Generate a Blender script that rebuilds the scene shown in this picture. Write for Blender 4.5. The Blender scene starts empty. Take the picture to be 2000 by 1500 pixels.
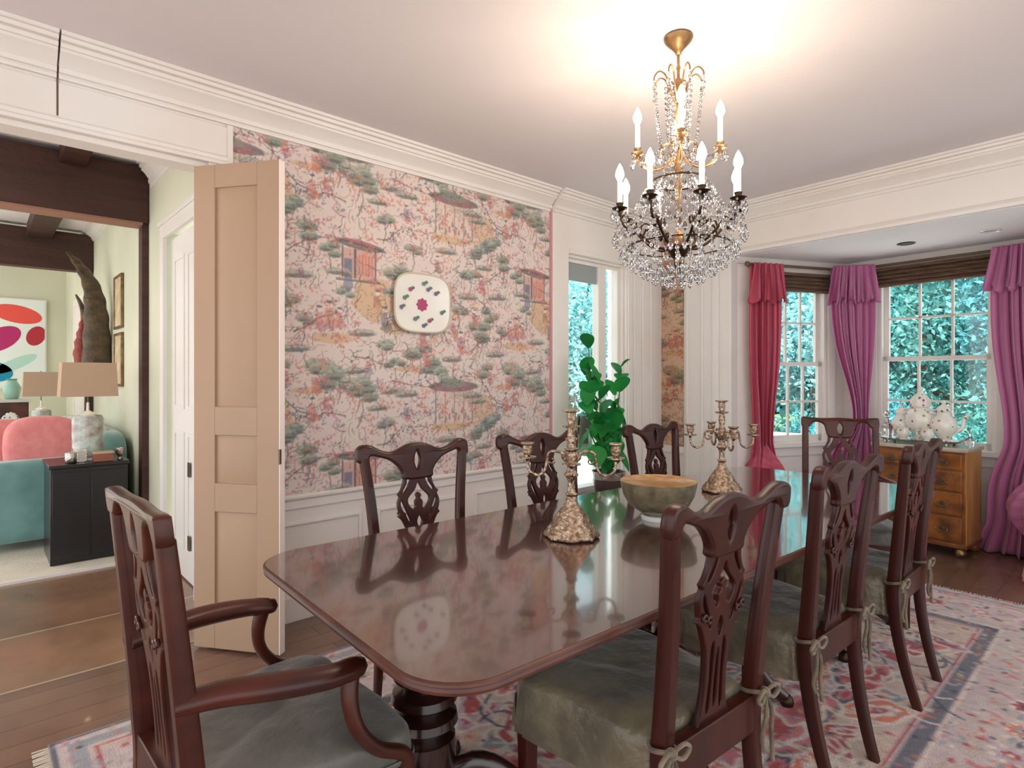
import bpy, bmesh, math, random
import numpy as np
from mathutils import Vector, Matrix

random.seed(7)
rng = np.random.default_rng(11)
S = bpy.context.scene
COL = S.collection
PI = math.pi

# ------------------------------------------------------------ camera
EYE = 1.31
YAW = math.atan(1260.0 / 1150.0)
cam_data = bpy.data.cameras.new('camera')
cam = bpy.data.objects.new('camera', cam_data)
COL.objects.link(cam)
cam.location = (0, 0, EYE)
cam.rotation_euler = (PI / 2, 0, YAW)
cam_data.sensor_width = 36.0
cam_data.lens = 36.0 * 1150.0 / 2000.0
cam_data.shift_y = -15.0 / 2000.0
cam_data.clip_start = 0.02
S.camera = cam

# ------------------------------------------------------------ world, light, exposure
S.view_settings.view_transform = 'Standard'
S.view_settings.look = 'None'
S.view_settings.gamma = 1.0
S.view_settings.use_curve_mapping = False
S.view_settings.exposure = 1.12
w = bpy.data.worlds.new('world'); S.world = w
w.use_nodes = True
nt = w.node_tree
bg = nt.nodes['Background']
tc = nt.nodes.new('ShaderNodeTexCoord')
sep = nt.nodes.new('ShaderNodeSeparateXYZ')
rmp = nt.nodes.new('ShaderNodeValToRGB')
rmp.color_ramp.elements[0].position = 0.35
rmp.color_ramp.elements[0].color = (1.02, 0.98, 0.97, 1)
rmp.color_ramp.elements[1].position = 0.62
rmp.color_ramp.elements[1].color = (0.90, 0.95, 1.0, 1)
mp = nt.nodes.new('ShaderNodeMapRange')
mp.inputs[1].default_value = -1; mp.inputs[2].default_value = 1
nt.links.new(tc.outputs['Generated'], sep.inputs[0])
nt.links.new(sep.outputs[2], mp.inputs[0])
nt.links.new(mp.outputs[0], rmp.inputs[0])
nt.links.new(rmp.outputs[0], bg.inputs[0])
bg.inputs[1].default_value = 0.95

sun_d = bpy.data.lights.new('sun', 'SUN'); sun_d.energy = 6.0; sun_d.angle = 0.03
sun_d.color = (1.0, 0.96, 0.9)
sun = bpy.data.objects.new('sun', sun_d); COL.objects.link(sun)
sun.rotation_euler = (math.radians(32), 0, math.radians(20))

BULB = 78.0          # emission of the chandelier bulbs

# ------------------------------------------------------------ helpers
def lin(c):
    return c / 12.92 if c <= 0.04045 else ((c + 0.055) / 1.055) ** 2.4
def rgb(r, g, b):
    return (lin(r / 255), lin(g / 255), lin(b / 255))

def mat(name, col, rough=0.5, metal=0.0, spec=0.5, coat=0.0, sheen=0.0, ior=1.5,
        trans=0.0, noise=None, bump=None, emit=None, estr=0.0, coatr=0.05):
    """noise=(scale, colour2, (sx,sy,sz), detail); bump=(scale, strength)"""
    m = bpy.data.materials.new(name); m.use_nodes = True
    n = m.node_tree.nodes; L = m.node_tree.links
    p = n['Principled BSDF']
    p.inputs['Base Color'].default_value = (*col, 1)
    p.inputs['Roughness'].default_value = rough
    p.inputs['Metallic'].default_value = metal
    p.inputs['Specular IOR Level'].default_value = spec
    p.inputs['Coat Weight'].default_value = coat
    p.inputs['Coat Roughness'].default_value = coatr
    p.inputs['Sheen Weight'].default_value = sheen
    p.inputs['IOR'].default_value = ior
    p.inputs['Transmission Weight'].default_value = trans
    if emit:
        p.inputs['Emission Color'].default_value = (*emit, 1)
        p.inputs['Emission Strength'].default_value = estr
    if noise or bump:
        t = n.new('ShaderNodeTexCoord'); mpn = n.new('ShaderNodeMapping')
        L.new(t.outputs['Object'], mpn.inputs[0])
    if noise:
        sc, c2, st, det = noise
        mpn.inputs['Scale'].default_value = st
        nz = n.new('ShaderNodeTexNoise'); nz.inputs['Scale'].default_value = sc
        nz.inputs['Detail'].default_value = det
        L.new(mpn.outputs[0], nz.inputs[0])
        cr = n.new('ShaderNodeValToRGB')
        cr.color_ramp.elements[0].position = 0.35; cr.color_ramp.elements[0].color = (*col, 1)
        cr.color_ramp.elements[1].position = 0.68; cr.color_ramp.elements[1].color = (*c2, 1)
        L.new(nz.outputs[0], cr.inputs[0]); L.new(cr.outputs[0], p.inputs['Base Color'])
    if bump:
        nb = n.new('ShaderNodeTexNoise'); nb.inputs['Scale'].default_value = bump[0]
        nb.inputs['Detail'].default_value = 4
        L.new(t.outputs['Object'], nb.inputs[0])
        b = n.new('ShaderNodeBump'); b.inputs['Strength'].default_value = bump[1]
        b.inputs['Distance'].default_value = 0.02
        L.new(nb.outputs[0], b.inputs['Height']); L.new(b.outputs[0], p.inputs['Normal'])
    return m

def vc_mat(name, rough=0.8, sheen=0.0, bump=None):
    m = mat(name, (0.5, 0.5, 0.5), rough, sheen=sheen, bump=bump)
    n = m.node_tree.nodes
    a = n.new('ShaderNodeAttribute'); a.attribute_name = 'pattern'
    m.node_tree.links.new(a.outputs['Color'], n['Principled BSDF'].inputs['Base Color'])
    return m

class MB:
    def __init__(s): s.v = []; s.f = []
    def add(s, vs, fs):
        o = len(s.v); s.v += [tuple(a) for a in vs]
        s.f += [tuple(i + o for i in f) for f in fs]; return s
    def box(s, x0, y0, z0, x1, y1, z1):
        v = [(x0,y0,z0),(x1,y0,z0),(x1,y1,z0),(x0,y1,z0),(x0,y0,z1),(x1,y0,z1),(x1,y1,z1),(x0,y1,z1)]
        return s.add(v, [(0,3,2,1),(4,5,6,7),(0,1,5,4),(1,2,6,5),(2,3,7,6),(3,0,4,7)])
    def obox(s, A, d, s0, s1, n0, n1, z0, z1):
        """box in a wall frame: A origin xy, d unit dir; n along left normal of d"""
        n = (-d[1], d[0])
        q = lambda a, b, z: (A[0] + d[0]*a + n[0]*b, A[1] + d[1]*a + n[1]*b, z)
        v = [q(s0,n0,z0),q(s1,n0,z0),q(s1,n1,z0),q(s0,n1,z0),q(s0,n0,z1),q(s1,n0,z1),q(s1,n1,z1),q(s0,n1,z1)]
        return s.add(v, [(0,3,2,1),(4,5,6,7),(0,1,5,4),(1,2,6,5),(2,3,7,6),(3,0,4,7)])
    def loft(s, rings, cap=True, closed=True):
        n = len(rings[0]); vs = [p for r in rings for p in r]; fs = []
        for i in range(len(rings) - 1):
            for j in range(n if closed else n - 1):
                k = (j + 1) % n
                fs.append((i*n+j, i*n+k, (i+1)*n+k, (i+1)*n+j))
        if cap and closed:
            fs.append(tuple(range(n))[::-1]); fs.append(tuple((len(rings)-1)*n + j for j in range(n)))
        return s.add(vs, fs)
    def lathe(s, prof, seg=24, c=(0, 0, 0), flute=None):
        rings = []
        for r, z in prof:
            r = max(r, 1e-4)
            rings.append([(c[0] + r*(1 + (flute[0]*math.cos(flute[1]*2*PI*j/seg) if flute else 0))*math.cos(2*PI*j/seg),
                           c[1] + r*(1 + (flute[0]*math.cos(flute[1]*2*PI*j/seg) if flute else 0))*math.sin(2*PI*j/seg), c[2] + z) for j in range(seg)])
        return s.loft(rings)
    def tube(s, pts, r, seg=8, flat=None):
        P = [Vector(p) for p in pts]; rr = r if isinstance(r, (list, tuple)) else [r]*len(P)
        rings = []; up = Vector((0, 0, 1))
        T0 = (P[1] - P[0]).normalized()
        if abs(T0.z) > 0.9: up = Vector((1, 0, 0))
        nrm = T0.cross(up).normalized()
        for i, p in enumerate(P):
            T = (P[min(i+1, len(P)-1)] - P[max(i-1, 0)]).normalized()
            nrm = (nrm - T*nrm.dot(T)).normalized(); b = T.cross(nrm)
            fw = flat or (1, 1)
            rings.append([tuple(p + (nrm*math.cos(2*PI*j/seg)*fw[0] + b*math.sin(2*PI*j/seg)*fw[1])*rr[i]) for j in range(seg)])
        return s.loft(rings)
    def sweep(s, prof, A, B, n):
        """prof: list (depth, z) swept along A->B (xy), depth along unit n"""
        r = [[(P[0]+n[0]*d, P[1]+n[1]*d, z) for d, z in prof] for P in (A, B)]
        return s.loft(r)
    def build(s, name, m, parent=None, smooth=35, bevel=0.0, loc=None, kind=None):
        me = bpy.data.meshes.new(name)
        me.from_pydata(s.v, [], s.f)
        bm = bmesh.new(); bm.from_mesh(me)
        bmesh.ops.recalc_face_normals(bm, faces=bm.faces); bm.to_mesh(me); bm.free()
        me.materials.append(m)
        o = bpy.data.objects.new(name, me); COL.objects.link(o)
        if smooth:
            me.polygons.foreach_set('use_smooth', [True]*len(me.polygons))
            me.set_sharp_from_angle(angle=math.radians(smooth))
        if bevel:
            b = o.modifiers.new('bevel', 'BEVEL'); b.width = bevel; b.segments = 2
            b.limit_method = 'ANGLE'; b.angle_limit = math.radians(40)
        if parent: o.parent = parent
        if loc: o.location = loc
        if kind: o['kind'] = kind
        return o

def catmull(pts, n=6, closed=False):
    P = [Vector(p) for p in pts]; N = len(P); out = []
    rng_ = range(N if closed else N - 1)
    for i in rng_:
        g = (lambda k: P[k % N]) if closed else (lambda k: P[min(max(k, 0), N-1)])
        a, b, c, d = g(i-1), g(i), g(i+1), g(i+2)
        for j in range(n):
            t = j / n
            out.append(0.5*((2*b) + (c-a)*t + (2*a-5*b+4*c-d)*t*t + (3*b-a-3*c+d)*t**3))
    if not closed: out.append(P[-1])
    return [tuple(p) for p in out]

def plate(outlines, half, bev=0.003):
    """filled 2D shape with holes -> (verts, faces); x,y plane, thickness in z"""
    cu = bpy.data.curves.new('tmp', 'CURVE'); cu.dimensions = '2D'; cu.fill_mode = 'BOTH'
    cu.offset = -bev; cu.extrude = max(half - bev, 0.0005); cu.bevel_depth = bev; cu.bevel_resolution = 1
    for o in outlines:
        sp = cu.splines.new('POLY'); sp.points.add(len(o) - 1); sp.use_cyclic_u = True
        for i, p in enumerate(o): sp.points[i].co = (p[0], p[1], 0, 1)
    ob = bpy.data.objects.new('tmp', cu); COL.objects.link(ob)
    dg = bpy.context.evaluated_depsgraph_get()
    me = bpy.data.meshes.new_from_object(ob.evaluated_get(dg))
    vs = [tuple(v.co) for v in me.vertices]; fs = [tuple(p.vertices) for p in me.polygons]
    bpy.data.objects.remove(ob); bpy.data.curves.remove(cu); bpy.data.meshes.remove(me)
    return vs, fs

def empty(name, loc, label=None, cat=None, rz=0, group=None, kind=None):
    o = bpy.data.objects.new(name, None); COL.objects.link(o)
    o.location = loc; o.rotation_euler = (0, 0, rz); o.empty_display_size = 0.1
    return tag(o, label, cat, group, kind)
def tag(o, label=None, cat=None, group=None, kind=None):
    if label: o['label'] = label
    if cat: o['category'] = cat
    if group: o['group'] = group
    if kind: o['kind'] = kind
    return o
def kids(o): return [c for c in bpy.data.objects if c.parent == o]
def dup(o, parent=None):
    c = o.copy(); COL.objects.link(c)
    if parent: c.parent = parent
    for k in kids(o): dup(k, c)
    return c
def struct(mb, name, m, label=None, parent=None, bevel=0.0, smooth=35):
    o = mb.build(name, m, parent, bevel=bevel, smooth=smooth)
    if not parent: o['kind'] = 'structure'
    if label: o['label'] = label
    return o

def painted(name, arr, origin, du, dv, m, parent=None, thick=None):
    """arr HxWx3 (row 0 = v 0) as vertex colours on a grid: origin + u*du + v*dv"""
    Hn, Wn = arr.shape[:2]
    u = np.linspace(0, 1, Wn); v = np.linspace(0, 1, Hn)
    U, V = np.meshgrid(u, v)
    co = (np.array(origin)[None, None] + U[..., None]*np.array(du) + V[..., None]*np.array(dv)).reshape(-1, 3)
    idx = np.arange(Hn*Wn).reshape(Hn, Wn)
    q = np.stack([idx[:-1, :-1], idx[:-1, 1:], idx[1:, 1:], idx[1:, :-1]], -1).reshape(-1)
    me = bpy.data.meshes.new(name)
    me.vertices.add(len(co)); me.vertices.foreach_set('co', co.astype(np.float32).ravel())
    nf = len(q)//4
    me.loops.add(len(q)); me.loops.foreach_set('vertex_index', q.astype(np.int32))
    me.polygons.add(nf); me.polygons.foreach_set('loop_start', np.arange(0, len(q), 4, dtype=np.int32))
    me.update(calc_edges=True); me.validate()
    a = me.color_attributes.new('pattern', 'FLOAT_COLOR', 'POINT')
    al = np.ones((Hn*Wn, 4), np.float32); al[:, :3] = arr.reshape(-1, 3)
    a.data.foreach_set('color', al.ravel())
    me.materials.append(m)
    o = bpy.data.objects.new(name, me); COL.objects.link(o)
    if parent: o.parent = parent
    return o

# ------------------------------------------------------------ pattern painter (numpy, metres)
def vnoise(h, w, cell, seed):
    r = np.random.default_rng(seed)
    gh, gw = int(h/cell) + 3, int(w/cell) + 3
    g = r.random((gh, gw))
    y = np.arange(h)/cell; x = np.arange(w)/cell
    yi = y.astype(int); xi = x.astype(int); fy = y - yi; fx = x - xi
    fy = fy*fy*(3-2*fy); fx = fx*fx*(3-2*fx)
    a = g[yi][:, xi]; b = g[yi][:, xi+1]; c = g[yi+1][:, xi]; d = g[yi+1][:, xi+1]
    return (a*(1-fx) + b*fx)*(1-fy)[:, None] + (c*(1-fx) + d*fx)*fy[:, None]

class Canvas:
    def __init__(s, wm, hm, res, base, wrap=False):
        s.res = res; s.W = int(round(wm/res)); s.H = int(round(hm/res)); s.wrap = wrap
        s.a = np.ones((s.H, s.W, 3))*np.array(base)
    def _region(s, x0, y0, x1, y1):
        i0 = int(math.floor(x0/s.res)); i1 = int(math.ceil(x1/s.res)) + 1
        j0 = int(math.floor(y0/s.res)); j1 = int(math.ceil(y1/s.res)) + 1
        if not s.wrap:
            i0 = max(i0, 0); j0 = max(j0, 0); i1 = min(i1, s.W); j1 = min(j1, s.H)
            if i1 <= i0 or j1 <= j0: return None
        I = np.arange(i0, i1); J = np.arange(j0, j1)
        X, Y = np.meshgrid(I*s.res, J*s.res)
        return (J % s.H)[:, None], (I % s.W)[None, :], X, Y
    def _put(s, reg, m, col, al):
        J, I, X, Y = reg; m = (np.clip(m, 0, 1)*al)[..., None]
        s.a[J, I] = s.a[J, I]*(1-m) + np.array(col)*m
    def ell(s, cx, cy, rx, ry, col, al=1.0, ang=0.0, lump=0.0, k=5, ph=0.0):
        R = max(rx, ry)*1.3
        reg = s._region(cx-R, cy-R, cx+R, cy+R)
        if reg is None: return
        X, Y = reg[2]-cx, reg[3]-cy
        ca, sa = math.cos(ang), math.sin(ang)
        x = (X*ca + Y*sa)/rx; y = (-X*sa + Y*ca)/ry
        d = np.sqrt(x*x + y*y)
        if lump: d = d*(1 + lump*np.sin(k*np.arctan2(y, x) + ph))
        s._put(reg, (1-d)*min(rx, ry)/s.res + 0.5, col, al)
    def rect(s, x0, y0, x1, y1, col, al=1.0):
        reg = s._region(x0, y0, x1, y1)
        if reg is None: return
        X, Y = reg[2], reg[3]
        m = np.minimum(np.minimum(X-x0, x1-X), np.minimum(Y-y0, y1-Y))/s.res + 0.5
        s._put(reg, m, col, al)
    def line(s, pts, w, col, al=1.0, taper=False):
        n = len(pts) - 1
        for i in range(n):
            (x0, y0), (x1, y1) = pts[i][:2], pts[i+1][:2]
            ww = w*(1 - 0.8*i/n) if taper else w
            reg = s._region(min(x0, x1)-ww, min(y0, y1)-ww, max(x0, x1)+ww, max(y0, y1)+ww)
            if reg is None: continue
            X, Y = reg[2], reg[3]; dx, dy = x1-x0, y1-y0; L2 = dx*dx+dy*dy+1e-9
            t = np.clip(((X-x0)*dx + (Y-y0)*dy)/L2, 0, 1)
            d = np.hypot(X-x0-t*dx, Y-y0-t*dy)
            s._put(reg, (ww/2-d)/s.res + 0.5, col, al)
# ------------------------------------------------------------ materials
M = {}
M['ceiling'] = mat('ceiling_paint', rgb(224, 220, 222), 0.9, bump=(60, 0.05))
M['white'] = mat('white_trim', rgb(232, 229, 225), 0.45, noise=(1.6, rgb(226, 220, 213), (1, 1, 1), 3))
M['wain'] = mat('wainscot_white', rgb(235, 232, 228), 0.4)
M['cream'] = mat('cream_wall', rgb(214, 214, 192), 0.85, noise=(1.2, rgb(198, 202, 180), (1, 1, 1), 2))
M['door'] = mat('beige_door_paint', rgb(180, 150, 122), 0.5, noise=(1.4, rgb(172, 142, 114), (1, 1, 0.5), 3))
M['dooredge'] = mat('door_edge', rgb(246, 236, 230), 0.5)
M['beam'] = mat('dark_brown_beam', rgb(74, 44, 34), 0.6, noise=(6, rgb(56, 32, 24), (1, 0.2, 3), 4), bump=(18, 0.25))
M['wood'] = mat('mahogany', rgb(66, 23, 15), 0.32, coat=0.06, spec=0.35, noise=(7, rgb(46, 17, 12), (2, 2, 0.5), 5), coatr=0.12)
M['armwood'] = mat('mahogany_arm', rgb(78, 32, 20), 0.32, coat=0.06, spec=0.35, noise=(7, rgb(54, 22, 15), (2, 0.6, 2), 5), coatr=0.12)
M['darkwood'] = mat('dark_mahogany', rgb(52, 24, 18), 0.25, coat=0.6, noise=(8, rgb(30, 14, 10), (2, 2, 0.5), 4), coatr=0.12)
M['table'] = mat('table_top_mahogany', rgb(80, 42, 38), 0.16, coat=1.0, ior=2.1, noise=(5.5, rgb(52, 24, 20), (0.15, 1.0, 1), 6), coatr=0.05)
M['edge'] = mat('table_edge_mahogany', rgb(96, 50, 36), 0.4, noise=(9, rgb(64, 30, 22), (1, 1, 1), 4))
M['fab'] = mat('olive_grey_satin', rgb(116, 104, 80), 0.36, sheen=0.3, noise=(7, rgb(68, 61, 46), (1, 1, 1), 6), bump=(11, 1.0))
M['fabblue'] = mat('grey_green_satin', rgb(100, 95, 86), 0.45, sheen=0.3, noise=(8, rgb(76, 72, 64), (1, 1, 1), 5), bump=(10, 0.6))
M['tie'] = mat('pale_tie_ribbon', rgb(128, 112, 88), 0.5, sheen=0.3, noise=(30, rgb(88, 76, 58), (1, 1, 1), 3))
M['bronze'] = mat('dark_bronze', rgb(62, 46, 34), 0.35, metal=0.8)
M['gold'] = mat('gilt_metal', rgb(160, 128, 90), 0.38, metal=0.85, noise=(20, rgb(112, 84, 60), (1, 1, 1), 3))
M['silvergilt'] = mat('silver_gilt', rgb(208, 186, 162), 0.26, metal=1.0, noise=(70, rgb(120, 92, 72), (1, 1, 1), 3), bump=(90, 0.5))
M['silver'] = mat('silver', rgb(200, 196, 190), 0.2, metal=1.0, bump=(60, 0.3))
M['candle'] = mat('candle_sleeve', rgb(246, 234, 206), 0.5, emit=rgb(255, 226, 180), estr=0.35)
M['bulb'] = mat('lit_bulb', (1, 0.85, 0.65), 0.3, emit=(1.0, 0.80, 0.60), estr=BULB)
M['crystal'] = mat('crystal', (0.97, 0.97, 0.97), 0.0, ior=1.62, trans=1.0)
M['bamboo'] = mat('woven_shade', rgb(122, 96, 74), 0.8, noise=(22, rgb(64, 46, 36), (0.3, 0.3, 6), 4), bump=(60, 0.5))
M['porcelain'] = mat('porcelain', rgb(232, 232, 226), 0.18, coat=0.5)
M['rod'] = mat('curtain_rod', rgb(108, 90, 72), 0.4, metal=0.3)
M['teal'] = mat('teal_velvet', rgb(118, 164, 160), 0.7, sheen=0.6, noise=(4, rgb(86, 132, 130), (1, 1, 1), 3))
M['black'] = mat('black_lacquer', rgb(22, 18, 18), 0.3, coat=0.2)
M['shade'] = mat('lamp_shade_linen', rgb(188, 160, 136), 0.9)
M['pink'] = mat('pink_pillow', rgb(232, 148, 146), 0.85, sheen=0.3, noise=(14, rgb(222, 130, 132), (1, 1, 1), 3))
M['yellow'] = mat('yellow_pillow', rgb(214, 196, 120), 0.85)
M['coral'] = mat('coral_skirt', rgb(226, 124, 128), 0.8, sheen=0.3)
M['carpet'] = mat('cream_carpet', rgb(226, 218, 202), 0.95, noise=(5, rgb(210, 202, 184), (1, 1, 1), 4), bump=(120, 0.3))
M['brass'] = mat('hinge_metal', rgb(110, 100, 84), 0.35, metal=0.9)
M['stem'] = mat('plant_stem', rgb(70, 100, 46), 0.6)
M['pot'] = mat('dark_pot', rgb(80, 62, 56), 0.35)
M['whiteout'] = mat('white_masonry', rgb(244, 240, 236), 0.8, bump=(30, 0.4))
M['trunk'] = mat('tree_bark', rgb(90, 80, 66), 0.9)
M['grout'] = mat('grout', rgb(176, 156, 134), 0.6)
M['soffit'] = mat('soffit_paint', rgb(242, 243, 246), 0.8)
M['grass'] = mat('lawn', rgb(96, 130, 84), 0.95, noise=(2, rgb(70, 110, 70), (1, 1, 1), 4))

def glass_mat():
    m = bpy.data.materials.new('window_glass'); m.use_nodes = True
    n = m.node_tree.nodes; L = m.node_tree.links; n.clear()
    o = n.new('ShaderNodeOutputMaterial'); mx = n.new('ShaderNodeMixShader')
    t = n.new('ShaderNodeBsdfTransparent'); g = n.new('ShaderNodeBsdfGlossy')
    t.inputs[0].default_value = (0.94, 0.98, 0.98, 1); g.inputs['Roughness'].default_value = 0.02
    mx.inputs[0].default_value = 0.05
    L.new(t.outputs[0], mx.inputs[1]); L.new(g.outputs[0], mx.inputs[2]); L.new(mx.outputs[0], o.inputs[0])
    return m
M['glass'] = glass_mat()

def leafy(name, c1, c2):
    m = mat(name, c1, 0.5, noise=(3.0, c2, (1, 1, 1), 5)); n = m.node_tree.nodes; L = m.node_tree.links
    p = n['Principled BSDF']; out = n['Material Output']
    tr = n.new('ShaderNodeBsdfTranslucent'); mx = n.new('ShaderNodeMixShader'); mx.inputs[0].default_value = 0.5
    src = p.inputs['Base Color'].links[0].from_socket
    L.new(src, tr.inputs[0]); L.new(p.outputs[0], mx.inputs[1]); L.new(tr.outputs[0], mx.inputs[2]); L.new(mx.outputs[0], out.inputs[0])
    return m
M['leaf'] = leafy('plant_leaf', rgb(60, 184, 92), rgb(26, 132, 70))
M['fol1'] = leafy('foliage_teal', rgb(132, 204, 210), rgb(58, 148, 160))
M['fol2'] = leafy('foliage_pale', rgb(196, 232, 234), rgb(110, 190, 194))
M['fol3'] = leafy('foliage_green', rgb(136, 204, 196), rgb(56, 142, 146))

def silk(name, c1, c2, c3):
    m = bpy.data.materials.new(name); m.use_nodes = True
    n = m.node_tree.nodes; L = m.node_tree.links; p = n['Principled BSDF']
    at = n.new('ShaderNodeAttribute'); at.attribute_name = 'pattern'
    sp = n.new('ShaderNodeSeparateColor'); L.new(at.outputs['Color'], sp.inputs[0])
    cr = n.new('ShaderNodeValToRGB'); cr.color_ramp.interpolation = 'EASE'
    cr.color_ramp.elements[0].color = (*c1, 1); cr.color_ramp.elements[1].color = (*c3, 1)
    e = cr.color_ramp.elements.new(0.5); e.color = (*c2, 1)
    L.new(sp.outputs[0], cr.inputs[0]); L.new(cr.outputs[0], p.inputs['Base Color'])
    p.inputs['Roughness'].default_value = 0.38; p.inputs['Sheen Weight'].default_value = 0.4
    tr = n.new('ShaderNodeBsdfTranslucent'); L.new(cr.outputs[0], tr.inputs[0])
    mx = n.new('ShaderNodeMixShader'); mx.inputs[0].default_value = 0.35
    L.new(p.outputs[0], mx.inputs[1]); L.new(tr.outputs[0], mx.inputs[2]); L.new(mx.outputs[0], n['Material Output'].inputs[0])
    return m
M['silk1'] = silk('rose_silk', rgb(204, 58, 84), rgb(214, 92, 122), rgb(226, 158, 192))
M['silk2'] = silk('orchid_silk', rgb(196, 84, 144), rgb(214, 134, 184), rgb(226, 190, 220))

# floor materials -------------------------------------------------
def planks(name, c1, c2, cm, sx, sy, rough, mortar=0.004, rot=0.0, coat=0.0):
    m = mat(name, c1, rough, coat=coat); n = m.node_tree.nodes; L = m.node_tree.links; p = n['Principled BSDF']
    t = n.new('ShaderNodeTexCoord'); mpn = n.new('ShaderNodeMapping'); mpn.inputs['Rotation'].default_value = (0, 0, rot)
    L.new(t.outputs['Object'], mpn.inputs[0])
    b = n.new('ShaderNodeTexBrick'); b.inputs['Color1'].default_value = (*c1, 1); b.inputs['Color2'].default_value = (*c2, 1)
    b.inputs['Mortar'].default_value = (*cm, 1); b.inputs['Scale'].default_value = 1.0
    b.inputs['Mortar Size'].default_value = mortar; b.inputs['Brick Width'].default_value = sx; b.inputs['Row Height'].default_value = sy
    L.new(mpn.outputs[0], b.inputs[0])
    nz = n.new('ShaderNodeTexNoise'); nz.inputs['Scale'].default_value = 3.0; nz.inputs['Detail'].default_value = 6
    L.new(t.outputs['Object'], nz.inputs[0])
    mxn = n.new('ShaderNodeMix'); mxn.data_type = 'RGBA'; mxn.blend_type = 'MULTIPLY'; mxn.inputs[0].default_value = 0.7
    cr = n.new('ShaderNodeValToRGB'); cr.color_ramp.elements[0].position = 0.3; cr.color_ramp.elements[0].color = (0.55, 0.5, 0.5, 1)
    cr.color_ramp.elements[1].position = 0.7; cr.color_ramp.elements[1].color = (1.15, 1.1, 1.05, 1)
    L.new(nz.outputs[0], cr.inputs[0]); L.new(b.outputs[0], mxn.inputs[6]); L.new(cr.outputs[0], mxn.inputs[7])
    L.new(mxn.outputs[2], p.inputs['Base Color'])
    bp = n.new('ShaderNodeBump'); bp.inputs['Strength'].default_value = 0.15; bp.inputs['Distance'].default_value = 0.01
    L.new(nz.outputs[0], bp.inputs['Height']); L.new(bp.outputs[0], p.inputs['Normal'])
    return m
M['floor'] = planks('dining_floor_wood', rgb(130, 100, 84), rgb(118, 90, 76), rgb(84, 60, 50), 1.3, 0.13, 0.26, 0.002, PI/2, 0.2)
M['hall'] = planks('hall_floor_slabs', rgb(146, 112, 86), rgb(134, 102, 80), rgb(190, 172, 150), 1.55, 1.6, 0.25, 0.008, 0, 0.3)

# ------------------------------------------------------------ room dimensions
D = -3.12; CZ = 2.715; HZ = 2.355; RZ = 0.675
BA = (-3.12, 4.74); BB = (2.2, 4.475)                       # back wall line
Lb = math.hypot(BB[0]-BA[0], BB[1]-BA[1]); bd = ((BB[0]-BA[0])/Lb, (BB[1]-BA[1])/Lb)
B0 = (-2.42, 4.80); B1 = (-1.92, 5.86); B2 = (-0.35, 5.72); B3 = (0.02, 4.70)
def dirn(a, b):
    l = math.hypot(b[0]-a[0], b[1]-a[1]); return ((b[0]-a[0])/l, (b[1]-a[1])/l), l

# floors, ceiling
struct(MB().box(-3.20, -2.6, -0.12, 2.6, 6.3, 0.0), 'floor', M['floor'], 'dark reddish brown board floor of the dining room')
struct(MB().box(-4.88, -2.6, -0.12, -3.20, 1.1, -0.001), 'floor', M['hall'], 'large brown slab floor of the hall on the left')
struct(MB().box(-12, -3.2, -0.12, -4.90, 1.1, 0.012), 'floor', M['carpet'], 'pale carpeted floor of the living room')
struct(MB().box(-4.90, -3.2, -0.12, -4.86, 1.1, 0.016), 'trim_1', M['white'])
struct(MB().box(-3.210, -1.7, -0.01, -3.200, 0.84, 0.003), 'trim_22', M['grout'])
struct(MB().box(-3.24, -2.6, CZ, 2.6, 4.9, CZ+0.1), 'ceiling', M['ceiling'], 'pale lilac grey dining room ceiling')
struct(MB().box(-12, -3.2, 2.90, -3.24, 1.2, 3.0), 'ceiling', M['ceiling'], 'white ceiling beyond the wide opening')

# left wall: opening Y -1.6..0.84, wall 0.84..3.42, window 3.42..4.14, to corner
OY0, OY1 = -1.7, 0.84
WY0, WY1, WZ1 = 3.44, 4.14, 2.25
mb = MB()
mb.box(D-0.12, OY1, 0, D, WY0, CZ)
mb.box(D-0.12, WY0, WZ1, D, WY1, CZ); mb.box(D-0.12, WY0, 0, D, WY1, 0.38); mb.box(D-0.12, WY1, 0, D, 4.9, CZ)
mb.box(D-0.12, OY0, HZ, D, OY1, CZ+0.2); mb.box(D-0.12, OY0-0.9, 0, D, OY0, CZ+0.2)
wall_left = struct(mb, 'wall_left', M['white'], 'white panelled wall with the printed paper and wide opening')
# header band details above the opening
mb = MB()
mb.box(D, 0.2605, HZ+0.045, D+0.012, 0.935, CZ-0.17); mb.box(D, OY0, HZ+0.045, D+0.012, 0.2535, CZ-0.17)
struct(mb, 'trim_2', M['white'], bevel=0.003)
mb = MB()
mb.sweep([(0, HZ-0.005), (0.028, HZ-0.005), (0.03, HZ+0.01), (0.018, HZ+0.02), (0.022, HZ+0.035), (0.008, HZ+0.05), (0, HZ+0.05)], (D, OY0), (D, 0.93), (1, 0))
mb.box(D-0.12, OY0, HZ-0.03, D-0.005, OY1, HZ)
mb.box(D, 0.925, RZ, D+0.02, 0.95, CZ-0.16); mb.box(D, 0.84, 0, D+0.015, 0.93, HZ)
struct(mb, 'trim_3', M['white'])
struct(MB().box(D, 0.2535, HZ+0.02, D+0.006, 0.2605, CZ-0.10), 'trim_4', mat('dark_joint_gap', rgb(120, 98, 82), .8))  # dark caulk joint between the two header panels

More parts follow.
